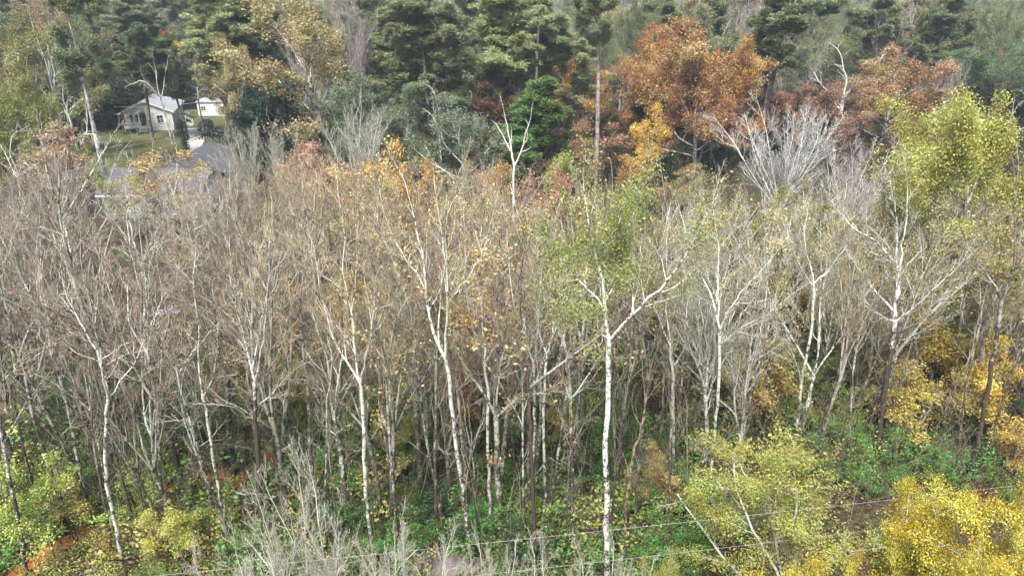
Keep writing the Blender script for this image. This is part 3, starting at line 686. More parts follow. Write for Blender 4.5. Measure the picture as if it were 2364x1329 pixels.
hero('three_pronged_tree', 'three-pronged white tree left of the black-trunked tree', 'tree', 1165,
     [(363, 1165, 10), (358, 1080, 10), (350, 1010, 11)],
     [(.3, [(350, 1010, 8), (335, 990), (318, 960), (310, 910, 6), (305, 850), (290, 780), (280, 700, 2)]), (0, [(350, 1010, 9), (346, 940), (344, 880), (346, 800, 7), (342, 720), (335, 650, 4), (325, 560, 2)]),
      (-.3, [(351, 1010, 7), (365, 975), (375, 930), (392, 880), (415, 840), (442, 785, 2)]), (.4, [(345, 790, 5), (325, 740), (300, 690), (270, 620), (252, 560, 2)]), (-.4, [(344, 755, 5), (360, 690), (380, 620), (400, 550, 2)])], 14, lich_=(.33, .58), twc=TWP)
hero('speckled_tree', 'white-speckled slim tree with a crooked stem at the thicket foot', 'tree', 1322,
     [(290, 1322, 12), (265, 1210, 12), (248, 1130, 12), (242, 1050), (243, 980), (250, 920, 11)],
     [(.2, [(250, 920, 8), (235, 880), (215, 830), (170, 770, 5), (135, 720), (108, 650, 2)]), (-.2, [(250, 920, 8), (245, 860), (248, 800, 6), (240, 740), (255, 650, 2)]), (.5, [(250, 930, 5), (285, 870), (300, 810), (320, 750, 2)])], 15, lich_=(.46, .56), twc=TWP)
hero('twin_limb_tree', 'pale tree forking into many upright limbs between black and V-forked trees', 'tree', 1328,
     [(872, 1328, 13), (850, 1200, 13), (842, 1080, 13), (838, 960, 12), (833, 888, 12)],
     [(.3, [(833, 888, 8), (810, 860), (785, 835), (760, 800, 5), (740, 760), (720, 690), (705, 620, 2)]), (-.3, [(834, 888, 9), (845, 850), (852, 800), (865, 760, 6), (872, 700), (880, 640), (886, 560, 2)]),
      (.1, [(832, 890, 8), (818, 850), (812, 780), (812, 740, 6), (800, 700), (785, 650), (788, 590), (780, 520, 2)]), (-.1, [(812, 745, 5), (820, 700), (822, 620), (828, 540), (825, 480, 2)])], 16, lich_=(.42, .57))
hero('forked_sapling', 'slim pale tree whose fork opens right of the V-forked tree', 'tree', 1240,
     [(1238, 1240, 9), (1228, 1100, 9), (1235, 950, 9), (1232, 838, 9)],
     [(.2, [(1232, 838, 7), (1215, 790), (1195, 740), (1180, 690, 4), (1175, 620), (1170, 550, 2)]), (-.2, [(1233, 838, 6), (1240, 760), (1243, 690), (1248, 630), (1255, 550, 2)])], 17, lich_=(.36, .57))
hero('forked_sapling', 'slim pale tree spreading toward the stout white tree', 'tree', 1245,
     [(1255, 1245, 9), (1258, 1100, 9), (1253, 960, 9), (1263, 820, 9)],
     [(.3, [(1263, 820, 6), (1245, 780), (1240, 740), (1238, 670), (1245, 590, 2)]), (-.2, [(1263, 820, 7), (1275, 770), (1300, 715), (1325, 680), (1352, 640, 2)]), (.3, [(1275, 775, 5), (1278, 700), (1270, 630), (1285, 550, 2)])], 18, lich_=(.4, .57))
hero('reddish_tree', 'thin tree with a reddish-brown lower trunk in the thicket centre', 'tree', 1310,
     [(1237, 1310, 12), (1228, 1100, 12), (1222, 900, 10), (1213, 845, 7)],
     [(.2, [(1213, 845, 5), (1205, 780), (1200, 700), (1208, 620, 2)]), (-.3, [(1214, 850, 5), (1160, 790), (1120, 740), (1085, 700, 2)])], 19, lich_=(.16, .4), bark=(.30, .17, .12), dens=.7)
hero('peeling_snag', 'broken snag with peeling orange bark beside the brown pools', 'snag', 1290,
     [(1440, 1290, 11), (1447, 1150, 11), (1455, 1080, 9), (1475, 1010, 6), (1490, 960, 3)],
     [(.2, [(1450, 1110, 4), (1440, 1060), (1430, 1030, 1.5)]), (-.3, [(1475, 1010, 3), (1500, 985), (1515, 960, 1.5)])], 20, lich_=(.42, .5), bark=(.36, .24, .18), k3=3, k4=2, k5=2, ratio=.35)
hero('broad_fork_tree', 'broad-forked white tree right of the stout white tree', 'tree', 1225,
     [(1648, 1225, 10), (1640, 1100, 9), (1650, 1000, 9), (1660, 860, 10), (1662, 762, 10)],
     [(.2, [(1662, 762, 8), (1650, 700), (1630, 650, 5), (1600, 600), (1590, 535, 2)]), (-.2, [(1663, 762, 8), (1680, 710), (1700, 670, 5), (1730, 630), (1762, 590, 2)]), (.4, [(1662, 765, 6), (1668, 690), (1675, 640), (1680, 580), (1672, 515, 2)]),
      (-.4, [(1663, 790, 5), (1700, 740), (1750, 700), (1790, 660, 2)])], 21, lich_=(.4, .6), twc=TWW)
hero('leaning_pale_tree', 'pale tree with long limbs swept upward, left of the dark-footed tree', 'tree', 1070,
     [(1832, 1070, 10), (1848, 900, 10), (1866, 800, 9), (1878, 700, 8), (1878, 655, 8)],
     [(.2, [(1878, 655, 6), (1870, 600), (1866, 540), (1880, 480, 2)]), (-.2, [(1878, 670, 6), (1900, 640), (1920, 600), (1948, 550, 2)]), (.4, [(1876, 720, 5), (1890, 680), (1860, 620), (1840, 560, 2)]),
      (-.3, [(1852, 880, 5), (1830, 820), (1800, 760), (1790, 690, 2)])], 22, lich_=(.42, .6), twc=TWW)
hero('sparse_pale_tree', 'pale tree with crossing limbs close to the broad-forked tree', 'tree', 1130,
     [(1552, 1130, 9), (1556, 1000, 9), (1553, 860, 9), (1548, 800, 8)],
     [(.2, [(1548, 800, 6), (1542, 740), (1545, 660), (1548, 580, 2)]), (-.2, [(1553, 850, 6), (1580, 800), (1590, 720), (1610, 660), (1600, 580, 2)]), (.4, [(1548, 800, 5), (1520, 730), (1500, 690), (1470, 670, 2)]), (-.4, [(1590, 730, 5), (1570, 690), (1545, 650, 2)])], 23, lich_=(.36, .58), twc=TWW)
hero('dark_footed_tree', 'large tree with a dark foot and white lichen-blotched limbs at right', 'tree', 1060,
     [(2022, 1060, 15), (2030, 1000, 15), (2042, 900, 16), (2060, 790, 16), (2066, 720, 14)],
     [(.2, [(2065, 722, 9), (2030, 680), (2000, 640, 5), (1975, 600, 2)]), (-.1, [(2066, 720, 11), (2066, 640), (2061, 580, 7), (2062, 520), (2050, 450, 2)]), (.3, [(2067, 705, 10), (2090, 650), (2100, 600, 6), (2115, 540), (2130, 470, 2)]),
      (-.5, [(2066, 740, 6), (2100, 680), (2120, 640), (2160, 590, 2)]), (.5, [(2063, 600, 5), (2030, 560), (1990, 540), (1960, 500, 2)]), (-.4, [(2060, 750, 6), (2020, 720), (1985, 690), (1960, 650, 2)])], 24, lich_=(.1, .57), lpow=2.5, tr_col=(.7, .7, .66), twc=TWW, dens=1.1)
hero('yellow_green_tree', 'tall broad tree with yellow-green leaves and white limbs at right edge', 'tree', 850,
     [(2190, 850, 15), (2205, 640, 14), (2212, 560, 14), (2228, 500, 12), (2232, 450, 11)],
     [(.2, [(2232, 450, 9), (2240, 400), (2245, 330), (2235, 290, 3)]), (-.3, [(2212, 560, 7), (2190, 520), (2150, 470), (2100, 430), (2060, 400, 2)]), (.3, [(2230, 470, 8), (2260, 430), (2300, 370), (2320, 310, 2)]), (-.3, [(2225, 510, 7), (2270, 480), (2330, 440), (2370, 400, 2)]),
      (.5, [(2228, 490, 6), (2190, 420), (2160, 360), (2150, 320, 2)]), (-.5, [(2236, 420, 6), (2200, 370), (2190, 320), (2185, 290, 2)])], 25, lich_=(.3, .52), bark=GR, dens=1.3, ratio=.55,
     leaf=dict(size=.13, per=11, thr=-.4, jit=.32, clump=1.3), leafc=(.37, .36, .07), twc=(.36, .32, .24))
hero('grey_leaning_tree', 'grey tree with a dark purplish trunk leaning right, near the orange leaves', 'tree', 1100,
     [(2240, 1100, 14), (2265, 980, 14), (2290, 850, 14), (2305, 740, 13), (2312, 692, 12)],
     [(.2, [(2312, 692, 7), (2290, 640), (2260, 600), (2240, 540, 2)]), (-.2, [(2313, 690, 8), (2328, 600), (2320, 520), (2308, 450, 2)]), (.3, [(2314, 690, 6), (2350, 650), (2390, 600, 2)])], 26, lich_=(.15, .5), lpow=2, bark=GR, dens=1.1)
hero('lichen_tree', 'big greenish lichen-covered tree leaning left below the cottage yard', 'tree', 1040,
     [(266, 1040, 16), (258, 1000, 16), (245, 930, 14), (232, 830, 13), (205, 740, 12), (175, 680, 12), (165, 620, 12)],
     [(.2, [(165, 620, 9), (150, 560), (120, 490, 6), (95, 430), (72, 370, 2)]), (-.2, [(165, 620, 9), (160, 520), (150, 450, 6), (165, 380), (172, 300, 2)]), (.4, [(160, 520, 6), (185, 450), (205, 390), (230, 330, 2)]), (-.4, [(150, 560, 5), (90, 520), (50, 470), (20, 430, 2)]), (.4, [(163, 590, 6), (190, 540), (215, 470), (225, 400, 2)])], 27, lich_=(.42, .53), bark=(.52, .55, .44), twc=(.48, .42, .38), dens=1.1)
hero('broom_limbed_tree', 'white tree with a broom of limbs in front of the pale blue bungalow', 'tree', 960,
     [(372, 960, 10), (360, 850, 10), (345, 700, 10), (326, 612, 10)],
     [(.1, [(326, 612, 8), (350, 550), (380, 500, 5), (400, 440), (396, 385, 2)]), (-.2, [(330, 610, 7), (370, 560), (420, 540), (470, 515, 2)]), (.3, [(326, 610, 6), (300, 560), (280, 520), (268, 440, 2)]), (-.3, [(350, 552, 5), (345, 500), (350, 440), (342, 395, 2)])], 28, lich_=(.4, .54), bark=(.58, .6, .52), k4=8, k5=6, twc=(.55, .48, .42), dens=1.3)
hero('double_grey_tree', 'grey double-trunked tree right of the black-trunked tree', 'tree', 1200,
     [(738, 1200, 15), (718, 1050, 15), (710, 900, 11), (700, 800, 9), (690, 700, 7)],
     [(.2, [(690, 700, 5), (700, 600), (695, 520, 2)]), (-.2, [(700, 800, 5), (675, 740), (660, 680), (645, 600, 2)]), (.3, [(712, 950, 8), (730, 880), (735, 800, 5), (745, 700), (740, 610, 2)])], 29, lich_=(.38, .5), bark=GR)
hero('slim_tree', 'slim speckled tree just left of the black-trunked tree', 'tree', 1255,
     [(522, 1255, 10), (500, 1100, 10), (485, 1000, 10), (465, 890, 9)],
     [(.2, [(465, 890, 6), (450, 840), (448, 760), (430, 690), (425, 600, 2)]), (-.2, [(468, 910, 5), (500, 850), (515, 790), (520, 720, 2)])], 30, lich_=(.42, .54))
hero('slim_tree', 'slim speckled tree standing over the dark red clay gully', 'tree', 1190,
     [(207, 1190, 11), (180, 1060, 10), (160, 950, 10), (140, 880), (115, 790, 8)],
     [(.2, [(115, 790, 6), (100, 720), (70, 660), (60, 580, 2)]), (-.3, [(120, 810, 5), (150, 740), (160, 680), (180, 600, 2)]), (.3, [(140, 880, 4), (110, 830), (60, 790), (20, 760, 2)])], 31, lich_=(.4, .55), twc=TWP)
hero('yellow_tipped_tree', 'slim white tree with a tuft of yellow-orange leaves, centre of the thicket', 'tree', 1235,
     [(1132, 1235, 10), (1127, 1050, 10), (1125, 900, 10), (1115, 770, 8)],
     [(.3, [(1115, 770, 6), (1110, 700), (1095, 650, 2)]), (-.3, [(1120, 810, 5), (1090, 750), (1060, 700, 2)]), (.2, [(1122, 840, 4), (1160, 780), (1180, 740, 2)])], 32, lich_=(.45, .6), dens=.8, leaf=dict(size=.11, thr=.15, jit=.15, clump=1.), leafc=(.45, .24, .04))
hero('dark_trunk_tree', 'dark twisted trunk rising at the left edge beside the vine-clad stem', 'tree', 1330,
     [(62, 1330, 12), (40, 1180, 12), (15, 1080, 11), (2, 1000, 10), (-8, 900, 8)],
     [(.2, [(5, 1010, 5), (30, 960), (60, 920), (90, 880, 2)]), (-.2, [(-6, 920, 5), (20, 860), (60, 830), (110, 800, 2)])], 33, lich_=(.28, .5))
hero('pale_snag', 'upright white dead snag rising in front of the grey-green oaks', 'snag', 700,
     [(1180, 700, 9), (1183, 560, 8), (1186, 440, 7), (1187, 385, 6)],
     [(.2, [(1187, 390, 7), (1178, 340), (1172, 300), (1165, 270, 2)]), (-.2, [(1188, 390, 7), (1205, 350), (1212, 310), (1222, 278, 2)]), (.3, [(1180, 350, 4), (1165, 325), (1150, 300, 2)])], 34, lich_=(.62, .66), bark=(.75, .73, .66), k3=4, k4=3, k5=2, ratio=.4, Y=60)

# ------------------------------------------------------------------ prototypes
bares = [bare_tree(100+i, H=16, fork=f_, limbs=l_, spread=s_, k2=10, k3=8, k4=7, twig_r=.0095, name='bare%d' % i) for i, (f_, l_, s_) in enumerate([(.42, 3, 20), (.5, 4, 24), (.36, 3, 17), (.55, 5, 26), (.45, 4, 20), (.3, 4, 18), (.6, 4, 28)])]
bleaf = [bare_tree(120+i, H=15, fork=.45, limbs=4, spread=24, k2=8, k3=8, k4=6, name='bareleaf%d' % i, leaf=dict(size=.13, per=n_, thr=t_, jit=.16, clump=1.3, keep=k_)) for i, (n_, t_, k_) in enumerate(((1, -.1, .5), (3, -.4, .9), (1, .1, .8)))]
whites = [bare_tree(140+i, H=15, fork=.2, limbs=12, spread=21, k2=13, k3=8, k4=5, r=.15, twig_r=.0135, up=.9, wob=.22, name='white%d' % i, lich_=(.5, .6)) for i in range(2)]
crook = [bare_tree(150+i, H=14, fork=.5, limbs=4, spread=42, k2=6, k3=4, k4=3, r=.2, wob=.9, up=.2, twig_r=.016, name='crook%d' % i, lich_=(.5, .58)) for i in range(2)]
broom = [bare_tree(160+i, H=11, fork=.25, limbs=13, spread=46, k2=14, k3=9, k4=5, r=.12, twig_r=.0115, up=.8, wob=.75, name='broom%d' % i, lich_=(.55, .6)) for i in range(2)]
sapl = [bare_tree(170+i, H=8, fork=.35, limbs=3, spread=22, k2=6, k3=5, k4=3, r=.055, twig_r=.009, name='sapling%d' % i, lich_=(.35, .5), wob=.5) for i in range(3)]
stem = [bare_tree(180+i, H=12, fork=.72, limbs=3, spread=26, k2=4, k3=4, k4=3, r=.075, twig_r=.009, name='stem%d' % i, lich_=(.25, .52), wob=.5, lean=.07, side=5) for i in range(4)]
oaks = [leafy_tree(200+i, H=15, leaf_size=.17, limbs=l_, spread=s_, name='oak%d' % i, thr=t_, per=p_) for i, (l_, s_, t_, p_) in enumerate([(8, 52, -.3, 14), (12, 58, -.75, 17), (7, 55, -.2, 13), (7, 44, -.1, 8)])]
small = [leafy_tree(220+i, H=8, limbs=6, spread=45, r=.09, leaf_size=.13, per=9, jit=.24, clump=1., thr=-.2, name='small%d' % i) for i in range(2)]
pines = [pine_tree(300+i, cb=c_, nb=n_, Lb=l_, name='pine%d' % i) for i, (c_, n_, l_) in enumerate([(.40, 62, 4.7), (.54, 44, 4.4), (.32, 76, 5.3)])]
rpine = [leafy_tree(320+i, H=24, fork=.42, limbs=11, spread=60, r=.3, leaf_size=.26, asp=.3, per=20, jit=.3, clump=1.5, thr=-.5, name='roundpine%d' % i, lich_=(.3, .4)) for i in range(2)]
ypine = [pine_tree(310, H=14, cb=.15, nb=60, Lb=3.2, r=.16, name='youngpine', young=True)]
magn = [leafy_tree(230, H=13, fork=.12, limbs=10, spread=50, leaf_size=.24, asp=.5, per=9, thr=-.6, jit=.25, clump=1.1, name='magnolia')]
liveo = [leafy_tree(235+i, H=11, fork=.22, limbs=8, spread=58, leaf_size=.16, asp=.55, per=10, thr=-.5, jit=.3, clump=1.2, name='liveoak%d' % i, lich_=(.5, .56)) for i in range(2)]
yel = [leafy_tree(240+i, H=12, fork=.3, limbs=(8, 13)[i], spread=(42, 60)[i], r=.16, k2=(9, 11)[i], k3=7, k4=4, leaf_size=.078, asp=.42, per=11, jit=.14, clump=.8, thr=t_, name='yellow%d' % i, lich_=(.5, .55)) for i, t_ in enumerate((-.2, -.8))]
shr = [shrub(250+i, name='shrub%d' % i) for i in range(3)]
shrs = [shrub(260+i, H=3., stems=7, per=1, leaf_size=.13, asp=.7, thr=-.1, name='looseshrub%d' % i, jit=.12) for i in range(2)]
dead = [shrub(270, H=2.4, stems=12, per=1, leaf_size=.05, thr=2., name='brush', spread=45)]

def vmax_Y(u):  # rows above which the bare thicket's crowns must not rise
    return np.interp(u, [0, 90, 200, 245, 260, 465, 480, 520, 600, 650, 850, 1000, 1100, 1300, 1400, 1600, 1950, 2000, 2364], [400, 350, 400, 420, 425, 430, 420, 400, 390, 355, 350, 385, 400, 420, 450, 440, 440, 460, 460])
def crown_place(proto, u, vtop, wpx, Y, label, cat, cols, group=None, name='tree', rz=None, lean=(0, 0), wide=1.):
    ztop = CAMZ - Y*math.tan(ang(vtop)); s = ztop/proto.H
    lo, hi = proto.ext; zc = (lo[2]+hi[2])/2*s
    x = Xat(u, Y, zc); w = wpx*depth(Y, zc)/F
    sx = w/((hi[0]-lo[0]+hi[1]-lo[1])/2)
    sx = min(max(sx, s*.5), s*1.9)
    rz = exec_rng.random()*6.28 if rz is None else rz; cx, cy = (lo[0]+hi[0])/2*sx, (lo[1]+hi[1])/2*sx
    if 'pine' not in name: x -= cx*math.cos(rz)-cy*math.sin(rz); Y -= cx*math.sin(rz)+cy*math.cos(rz)
    return place(proto, name, (x, Y, gz(x, Y)-.05), (sx, sx, s), rz, label, cat, group, cols, lean)
OLIVE = (.24, .22, .07); TANL = (.34, .27, .11); YEL = (.55, .33, .035); ORG = (.36, .22, .08); RUST = (.30, .15, .08); REDL = (.40, .17, .11); DKG = (.035, .06, .02)
PINE = (.20, .23, .10); PINEL = (.29, .325, .13); LIVE = (.15, .19, .10); MAG = (.03, .055, .03); AMB = (.38, .20, .035); YGR = (.23, .24, .045)
bk = dict(trunk=(.30, .25, .23), branches=(.16, .13, .12)); bo = dict(trunk=(.5, .5, .46), branches=(.42, .41, .37))
def C(leaf, base=bo, **k): d = dict(base); d['leaves'] = leaf; d['needles'] = leaf; d['twigs'] = k.get('tw', TWT); return d
ROUND = ('low dark pine crown behind white crooked limbs', 'rounded pine crown above the orange-tan oak', 'pine crown between two rounded pines at upper right', 'broad deep green pine at the right edge', 'far pine over the broad deep green pine', 'pine in a far row between orange oak and crooked pine', 'pine behind the crown of the big tan oak'); k_ = 0
# ---- pines
for (u, vt, w, Y, pr, c, lab) in [
    (985, -40, 300, 105, 2, PINE, 'dark spreading pine with heavy black limbs'),
    (1180, -70, 240, 112, 0, PINEL, 'light green pine, left of a trio of tall trunks'),
    (1245, -50, 230, 118, 1, PINEL, 'light green pine behind the broken white snag'),
    (1305, 60, 130, 120, 2, PINEL, 'lower pine filling between trio and lone pine'),
    (495, -40, 170, 120, 0, PINEL, 'light green pine behind the glossy dark magnolia'),
    (545, -20, 150, 127, 1, PINE, 'dark-trunked pine behind the big tan oak'),
    (395, -70, 90, 190, 1, PINE, 'slender distant pine standing over the yellow-topped tree'),
    (1800, -60, 280, 112, 1, PINE, 'crooked dark-trunked pine right of the orange oak'),
    (1880, 55, 250, 125, 2, PINE, 'low dark pine crown behind white crooked limbs'),
    (2090, 15, 220, 150, 2, PINE, 'rounded pine crown above the orange-tan oak'),
    (2215, -5, 190, 152, 0, PINE, 'pine crown between two rounded pines at upper right'),
    (2310, 75, 270, 118, 2, (.13, .19, .07), 'broad deep green pine at the right edge'),
    (2345, -10, 160, 165, 1, PINE, 'far pine over the broad deep green pine'),
    (1640, -15, 190, 150, 0, PINE, 'pine rising behind the orange oak top'),
    (1725, -15, 160, 168, 2, PINE, 'pine in a far row between orange oak and crooked pine'),
    (1480, -10, 130, 150, 1, PINE, 'thin pine top just right of the lone pine'),
    (1232, 185, 140, 90, 'y', (.12, .20, .05), 'young bright green pine below the trio of trunks'),
    (50, -30, 170, 142, 0, PINE, 'pine at the upper left corner'),
    (705, -30, 150, 172, 1, PINE, 'pine behind the crown of the big tan oak'),
    (865, -40, 170, 150, 0, PINE, 'pine left of the dark spreading pine'),
    (1070, -30, 150, 150, 0, PINE, 'pine between spreading pine and the trio'),
    (1935, -5, 130, 200, 1, PINE, 'far pine right of the crooked pine'),
    (300, -30, 140, 150, 2, PINE, 'dark pine behind the tall bare-trunked pine'),
    (235, 60, 120, 140, 2, (.05, .08, .03), 'dark pine left of the cottage')]:  # darker needle colour than the other pines
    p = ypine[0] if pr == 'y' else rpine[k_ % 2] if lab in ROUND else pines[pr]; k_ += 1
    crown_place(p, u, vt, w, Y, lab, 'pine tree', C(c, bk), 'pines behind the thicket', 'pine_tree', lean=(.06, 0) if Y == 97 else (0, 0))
lp = pine_tree(331, H=29, cb=.62, nb=26, Lb=4.4, r=.36, name='lonepine')
x = Xat(1379, 89, 6.)
place(lp, 'pine_tree', (x, 89, -.05), (1, 1, 1), .4, 'lone pine with a long bare straight trunk', 'pine tree', 'pines behind the thicket', dict(needles=PINE, trunk=(.38, .33, .31), branches=(.2, .17, .16)), lean=(.005, 0))
lp.parts['trunk'].attributes['lichen'].data.foreach_set('value', np.full(len(lp.parts['trunk'].vertices), .49, np.float32))
lp2 = pine_tree(332, H=27, cb=.48, nb=44, Lb=5.2, r=.36, name='yardpine')
place(lp2, 'pine_tree', (Xat(242, 96, 0), 96, -.05), (1, 1, 1), 2., 'tall pine with a pale bare leaning trunk beside the yard lawn', 'pine tree', 'pines behind the thicket', dict(needles=PINE, trunk=(.54, .50, .49), branches=(.2, .17, .16)), lean=(.085, 0))
lp2.parts['trunk'].attributes['lichen'].data.foreach_set('value', np.full(len(lp2.parts['trunk'].vertices), .51, np.float32))
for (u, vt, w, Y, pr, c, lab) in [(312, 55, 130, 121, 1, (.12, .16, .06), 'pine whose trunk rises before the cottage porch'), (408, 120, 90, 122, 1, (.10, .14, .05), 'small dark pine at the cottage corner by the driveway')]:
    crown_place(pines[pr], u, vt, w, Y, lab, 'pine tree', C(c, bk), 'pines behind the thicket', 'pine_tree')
# ---- broadleaf trees
for (u, vt, w, Y, pr, c, lab) in [
    (105, 60, 200, 105, oaks[0], OLIVE, 'olive oak left of the tall bare-trunked pine'),
    (15, 30, 150, 118, oaks[1], OLIVE, 'olive oak crown at the left edge'),
    (50, 175, 190, 86, oaks[1], YGR, 'yellow-green rounded tree low at the left edge'),
    (345, 72, 120, 152, oaks[1], YEL, 'bright yellow-topped tree behind the cottage'),
    
    (435, 150, 110, 153, oaks[3], (.30, .21, .05), 'thin golden-olive tree between cottage and shed'),
    (300, 170, 130, 138, oaks[1], DKG, 'dark evergreen tree at the cottage porch end'),
    (250, 200, 120, 132, magn[0], DKG, 'dark evergreen left of the porch'),
    (665, -15, 300, 100, oaks[0], TANL, 'big tan oak with long white limbs'),
    (560, 90, 150, 108, oaks[2], TANL, 'tan oak behind the glossy magnolia'),
    (760, 60, 150, 116, oaks[2], OLIVE, 'olive oak right of the big tan oak'),
    (820, 125, 90, 140, oaks[1], ORG, 'small orange tree behind the olive oaks'),
    (595, 185, 230, 98, magn[0], MAG, 'glossy dark green magnolia beside the driveway'),
    (822, 175, 180, 95, liveo[0], LIVE, 'grey-green live oak left of centre'),
    (935, 195, 120, 100, liveo[1], LIVE, 'small grey-green live oak between two larger ones'),
    (1055, 222, 240, 84, liveo[1], LIVE, 'widest grey-green live oak below the spreading pine'),
    (1605, 38, 265, 100, oaks[1], ORG, 'huge rounded orange oak'), (1530, 70, 150, 103, oaks[1], (.40, .21, .06), 'orange oak fused with the left side of the huge one'), (1668, 85, 140, 99, oaks[1], (.44, .22, .05), 'golden-orange oak fused with the right side of the huge one'), (1600, 160, 220, 96, oaks[0], (.30, .14, .05), 'dark orange lower oak in front of the huge one'),
    (1500, 55, 150, 110, oaks[0], (.36, .15, .05), 'orange-brown oak pressed against the huge orange oak'),
    (1440, 125, 170, 113, oaks[3], AMB, 'amber tree right of the lone pine trunk'),
    (1325, 135, 130, 119, oaks[3], AMB, 'amber tree left of the lone pine trunk'),
    (1205, 140, 110, 122, oaks[3], ORG, 'thin orange tree behind the trio of pine trunks'),
    (1500, 245, 90, 88, small[0], YEL, 'small yellow tree under the huge orange oak'),
    (1365, 275, 120, 90, small[1], RUST, 'small red-brown tree at the lone pine foot'),
    (1640, 215, 220, 97, oaks[2], RUST, 'rust-coloured tree under the huge orange oak'),
    (2070, 112, 210, 100, oaks[1], (.36, .22, .10), 'rounded orange-tan oak with a white leaning limb'),
    (1935, 180, 160, 98, oaks[0], (.30, .16, .10), 'red-brown tree left of the orange-tan oak'),
    (1825, 195, 140, 104, oaks[2], RUST, 'rust tree behind the white feathery tree'),
    (2165, 250, 120, 92, oaks[2], (.28, .13, .07), 'brown-leaved tree right of the orange-tan oak'),
    (1300, 350, 120, 74, small[0], (.30, .31, .06), 'yellow-green small tree left of the lone pine foot'),
    (725, 325, 160, 67, small[1], (.42, .22, .14), 'coral-red small tree over the thicket'),
    (885, 325, 160, 62, small[0], (.55, .36, .10), 'yellow-orange small tree over the thicket'),
    (980, 365, 110, 60, small[1], (.48, .26, .07), 'orange small tree right of the yellow-orange one'),
    (1150, 375, 130, 62, small[0], (.46, .22, .05), 'orange small tree around the pale snag'),
    (1270, 385, 120, 64, small[1], REDL, 'coral small tree right of the pale snag'),
    (385, 345, 170, 71, small[1], (.44, .29, .11), 'orange small tree before the dark bungalow roof'),
    (318, 375, 120, 70, small[0], (.34, .30, .07), 'yellow small tree before the bungalow roof'),
    (130, 285, 150, 80, small[1], (.38, .25, .13), 'orange small tree among white limbs at left'),
    (1485, 350, 120, 80, small[0], AMB, 'amber small tree right of the lone pine foot'),
    (1600, 380, 120, 78, small[1], TANL, 'tan small tree below the rust-coloured tree'),
    (60, 300, 140, 82, small[0], OLIVE, 'olive small tree at left edge below the rounded tree')]:
    cb = dict(trunk=(.62, .62, .57), branches=(.5, .5, .45)) if pr in oaks[:1] or pr in liveo else bo
    crown_place(pr, u, vt, w, Y, lab, 'tree', C(c, cb), None, 'magnolia_tree' if pr is magn[0] else 'live_oak_tree' if pr in liveo else 'broadleaf_tree')
# ---- green and olive crowned trees inside the thicket
for (u, vt, w, Y, c, lab) in [(1715, 425, 200, 50, (.24, .24, .045), 'green-yellow leafy crown behind the broad-forked tree'), (1865, 440, 190, 50, (.27, .24, .05), 'olive-yellow leafy crown behind the leaning pale tree'),
    (1500, 440, 200, 42, GREENLF, 'green leafy crown right behind the stout white tree'), (1350, 430, 150, 40, (.2, .23, .04), 'green leafy crown left of the stout white tree top'), (2030, 500, 200, 46, (.27, .22, .06), 'olive leafy crown behind the dark-footed tree'),
    (2210, 262, 330, 50, (.36, .35, .08), 'dense yellow-green crown behind the tall right-edge tree'), (2075, 370, 190, 48, (.34, .33, .07), 'yellow-green crown left of the tall right-edge tree'),
    (2160, 560, 200, 42, (.28, .22, .06), 'olive-gold leafy crown right of the dark-footed tree'), (2330, 480, 160, 44, (.32, .29, .06), 'yellowish leafy crown at the right edge')]:
    crown_place(oaks[2] if 'crown left of the tall r' in lab or 'dense' in lab else bleaf[1], u, vt, w, Y, lab, 'tree', C(c, dict(trunk=WH, branches=(.55, .54, .48)), tw=TWW), 'thinly leaved trees in the thicket', 'leafy_tree')
# ---- bare white or grey trees in the back
for (u, vt, w, Y, pr, col, tw, lab) in [
    (822, 215, 170, 80, whites[0], WH, TWW, 'white bare tree before the grey-green live oak'), (560, 270, 110, 76, whites[1], WH, TWW, 'white bare tree before the magnolia'), (645, 275, 90, 78, whites[0], WH, TWW, 'narrow white bare tree at the magnolia edge'),
    (1775, 218, 215, 72, whites[1], (.70, .70, .68), (.66, .65, .62), 'large feathery white bare tree'), (1990, 295, 190, 70, whites[0], (.62, .59, .58), (.60, .56, .55), 'greyish feathery bare tree'),
    (2205, 85, 90, 132, whites[0], (.6, .58, .57), (.5, .46, .46), 'small grey bare tree among rounded pines'), (2150, 130, 110, 114, whites[1], (.5, .46, .45), (.42, .35, .34), 'grey bare tree behind the orange-tan oak'),
    (1000, 172, 90, 94, crook[0], WH, TWW, 'white bare tree between live oaks'), (1965, 85, 180, 110, crook[1], (.7, .68, .64), (.6, .58, .54), 'crooked dead white tree before the dark pines'),
    (2352, 210, 70, 94, crook[0], WH, TWW, 'bare white tree at the right edge by the pine'), (205, 190, 130, 84, crook[1], (.55, .57, .48), (.48, .45, .38), 'lichen-crusted crooked tree at the lawn edge'),
    (1080, 140, 100, 118, crook[0], (.5, .47, .44), TWP, 'grey crooked tree between the spreading pine and trio'), (725, 40, 130, 118, whites[0], (.55, .53, .5), (.5, .46, .43), 'grey bare tree inside the tan oaks'),
    (140, 30, 100, 112, crook[1], WH, TWW, 'white-limbed bare tree in the olive oaks'), (60, 280, 120, 76, crook[0], (.62, .63, .55), TWW, 'white crooked bare tree at the left edge'), (350, 95, 80, 116, crook[0], WH, TWW, 'white-limbed tree in front of the yellow top')]:
    crown_place(pr, u, vt, w, Y, lab, 'tree', dict(trunk=col, branches=col, twigs=tw), None, 'bare_tree')
sn = B3().cyl((0, 0, -.2), (.2, 0, 14), .3, .22).cyl((.2, 0, 14), (.55, .1, 20.3), .2, .05).build('broken_snag', flat('snag_wood', (.66, .6, .48), .8))
sn.location = (Xat(1237, 116, 20), 116, 0); tag(sn, 'broken pale snag poking out among the light green pines', 'snag')
hc = leafy_tree(340, H=11, fork=.56, limbs=8, spread=58, r=.17, leaf_size=.2, per=12, jit=.28, thr=-.5, clump=1.2, name='highcrown', lich_=(.2, .35))
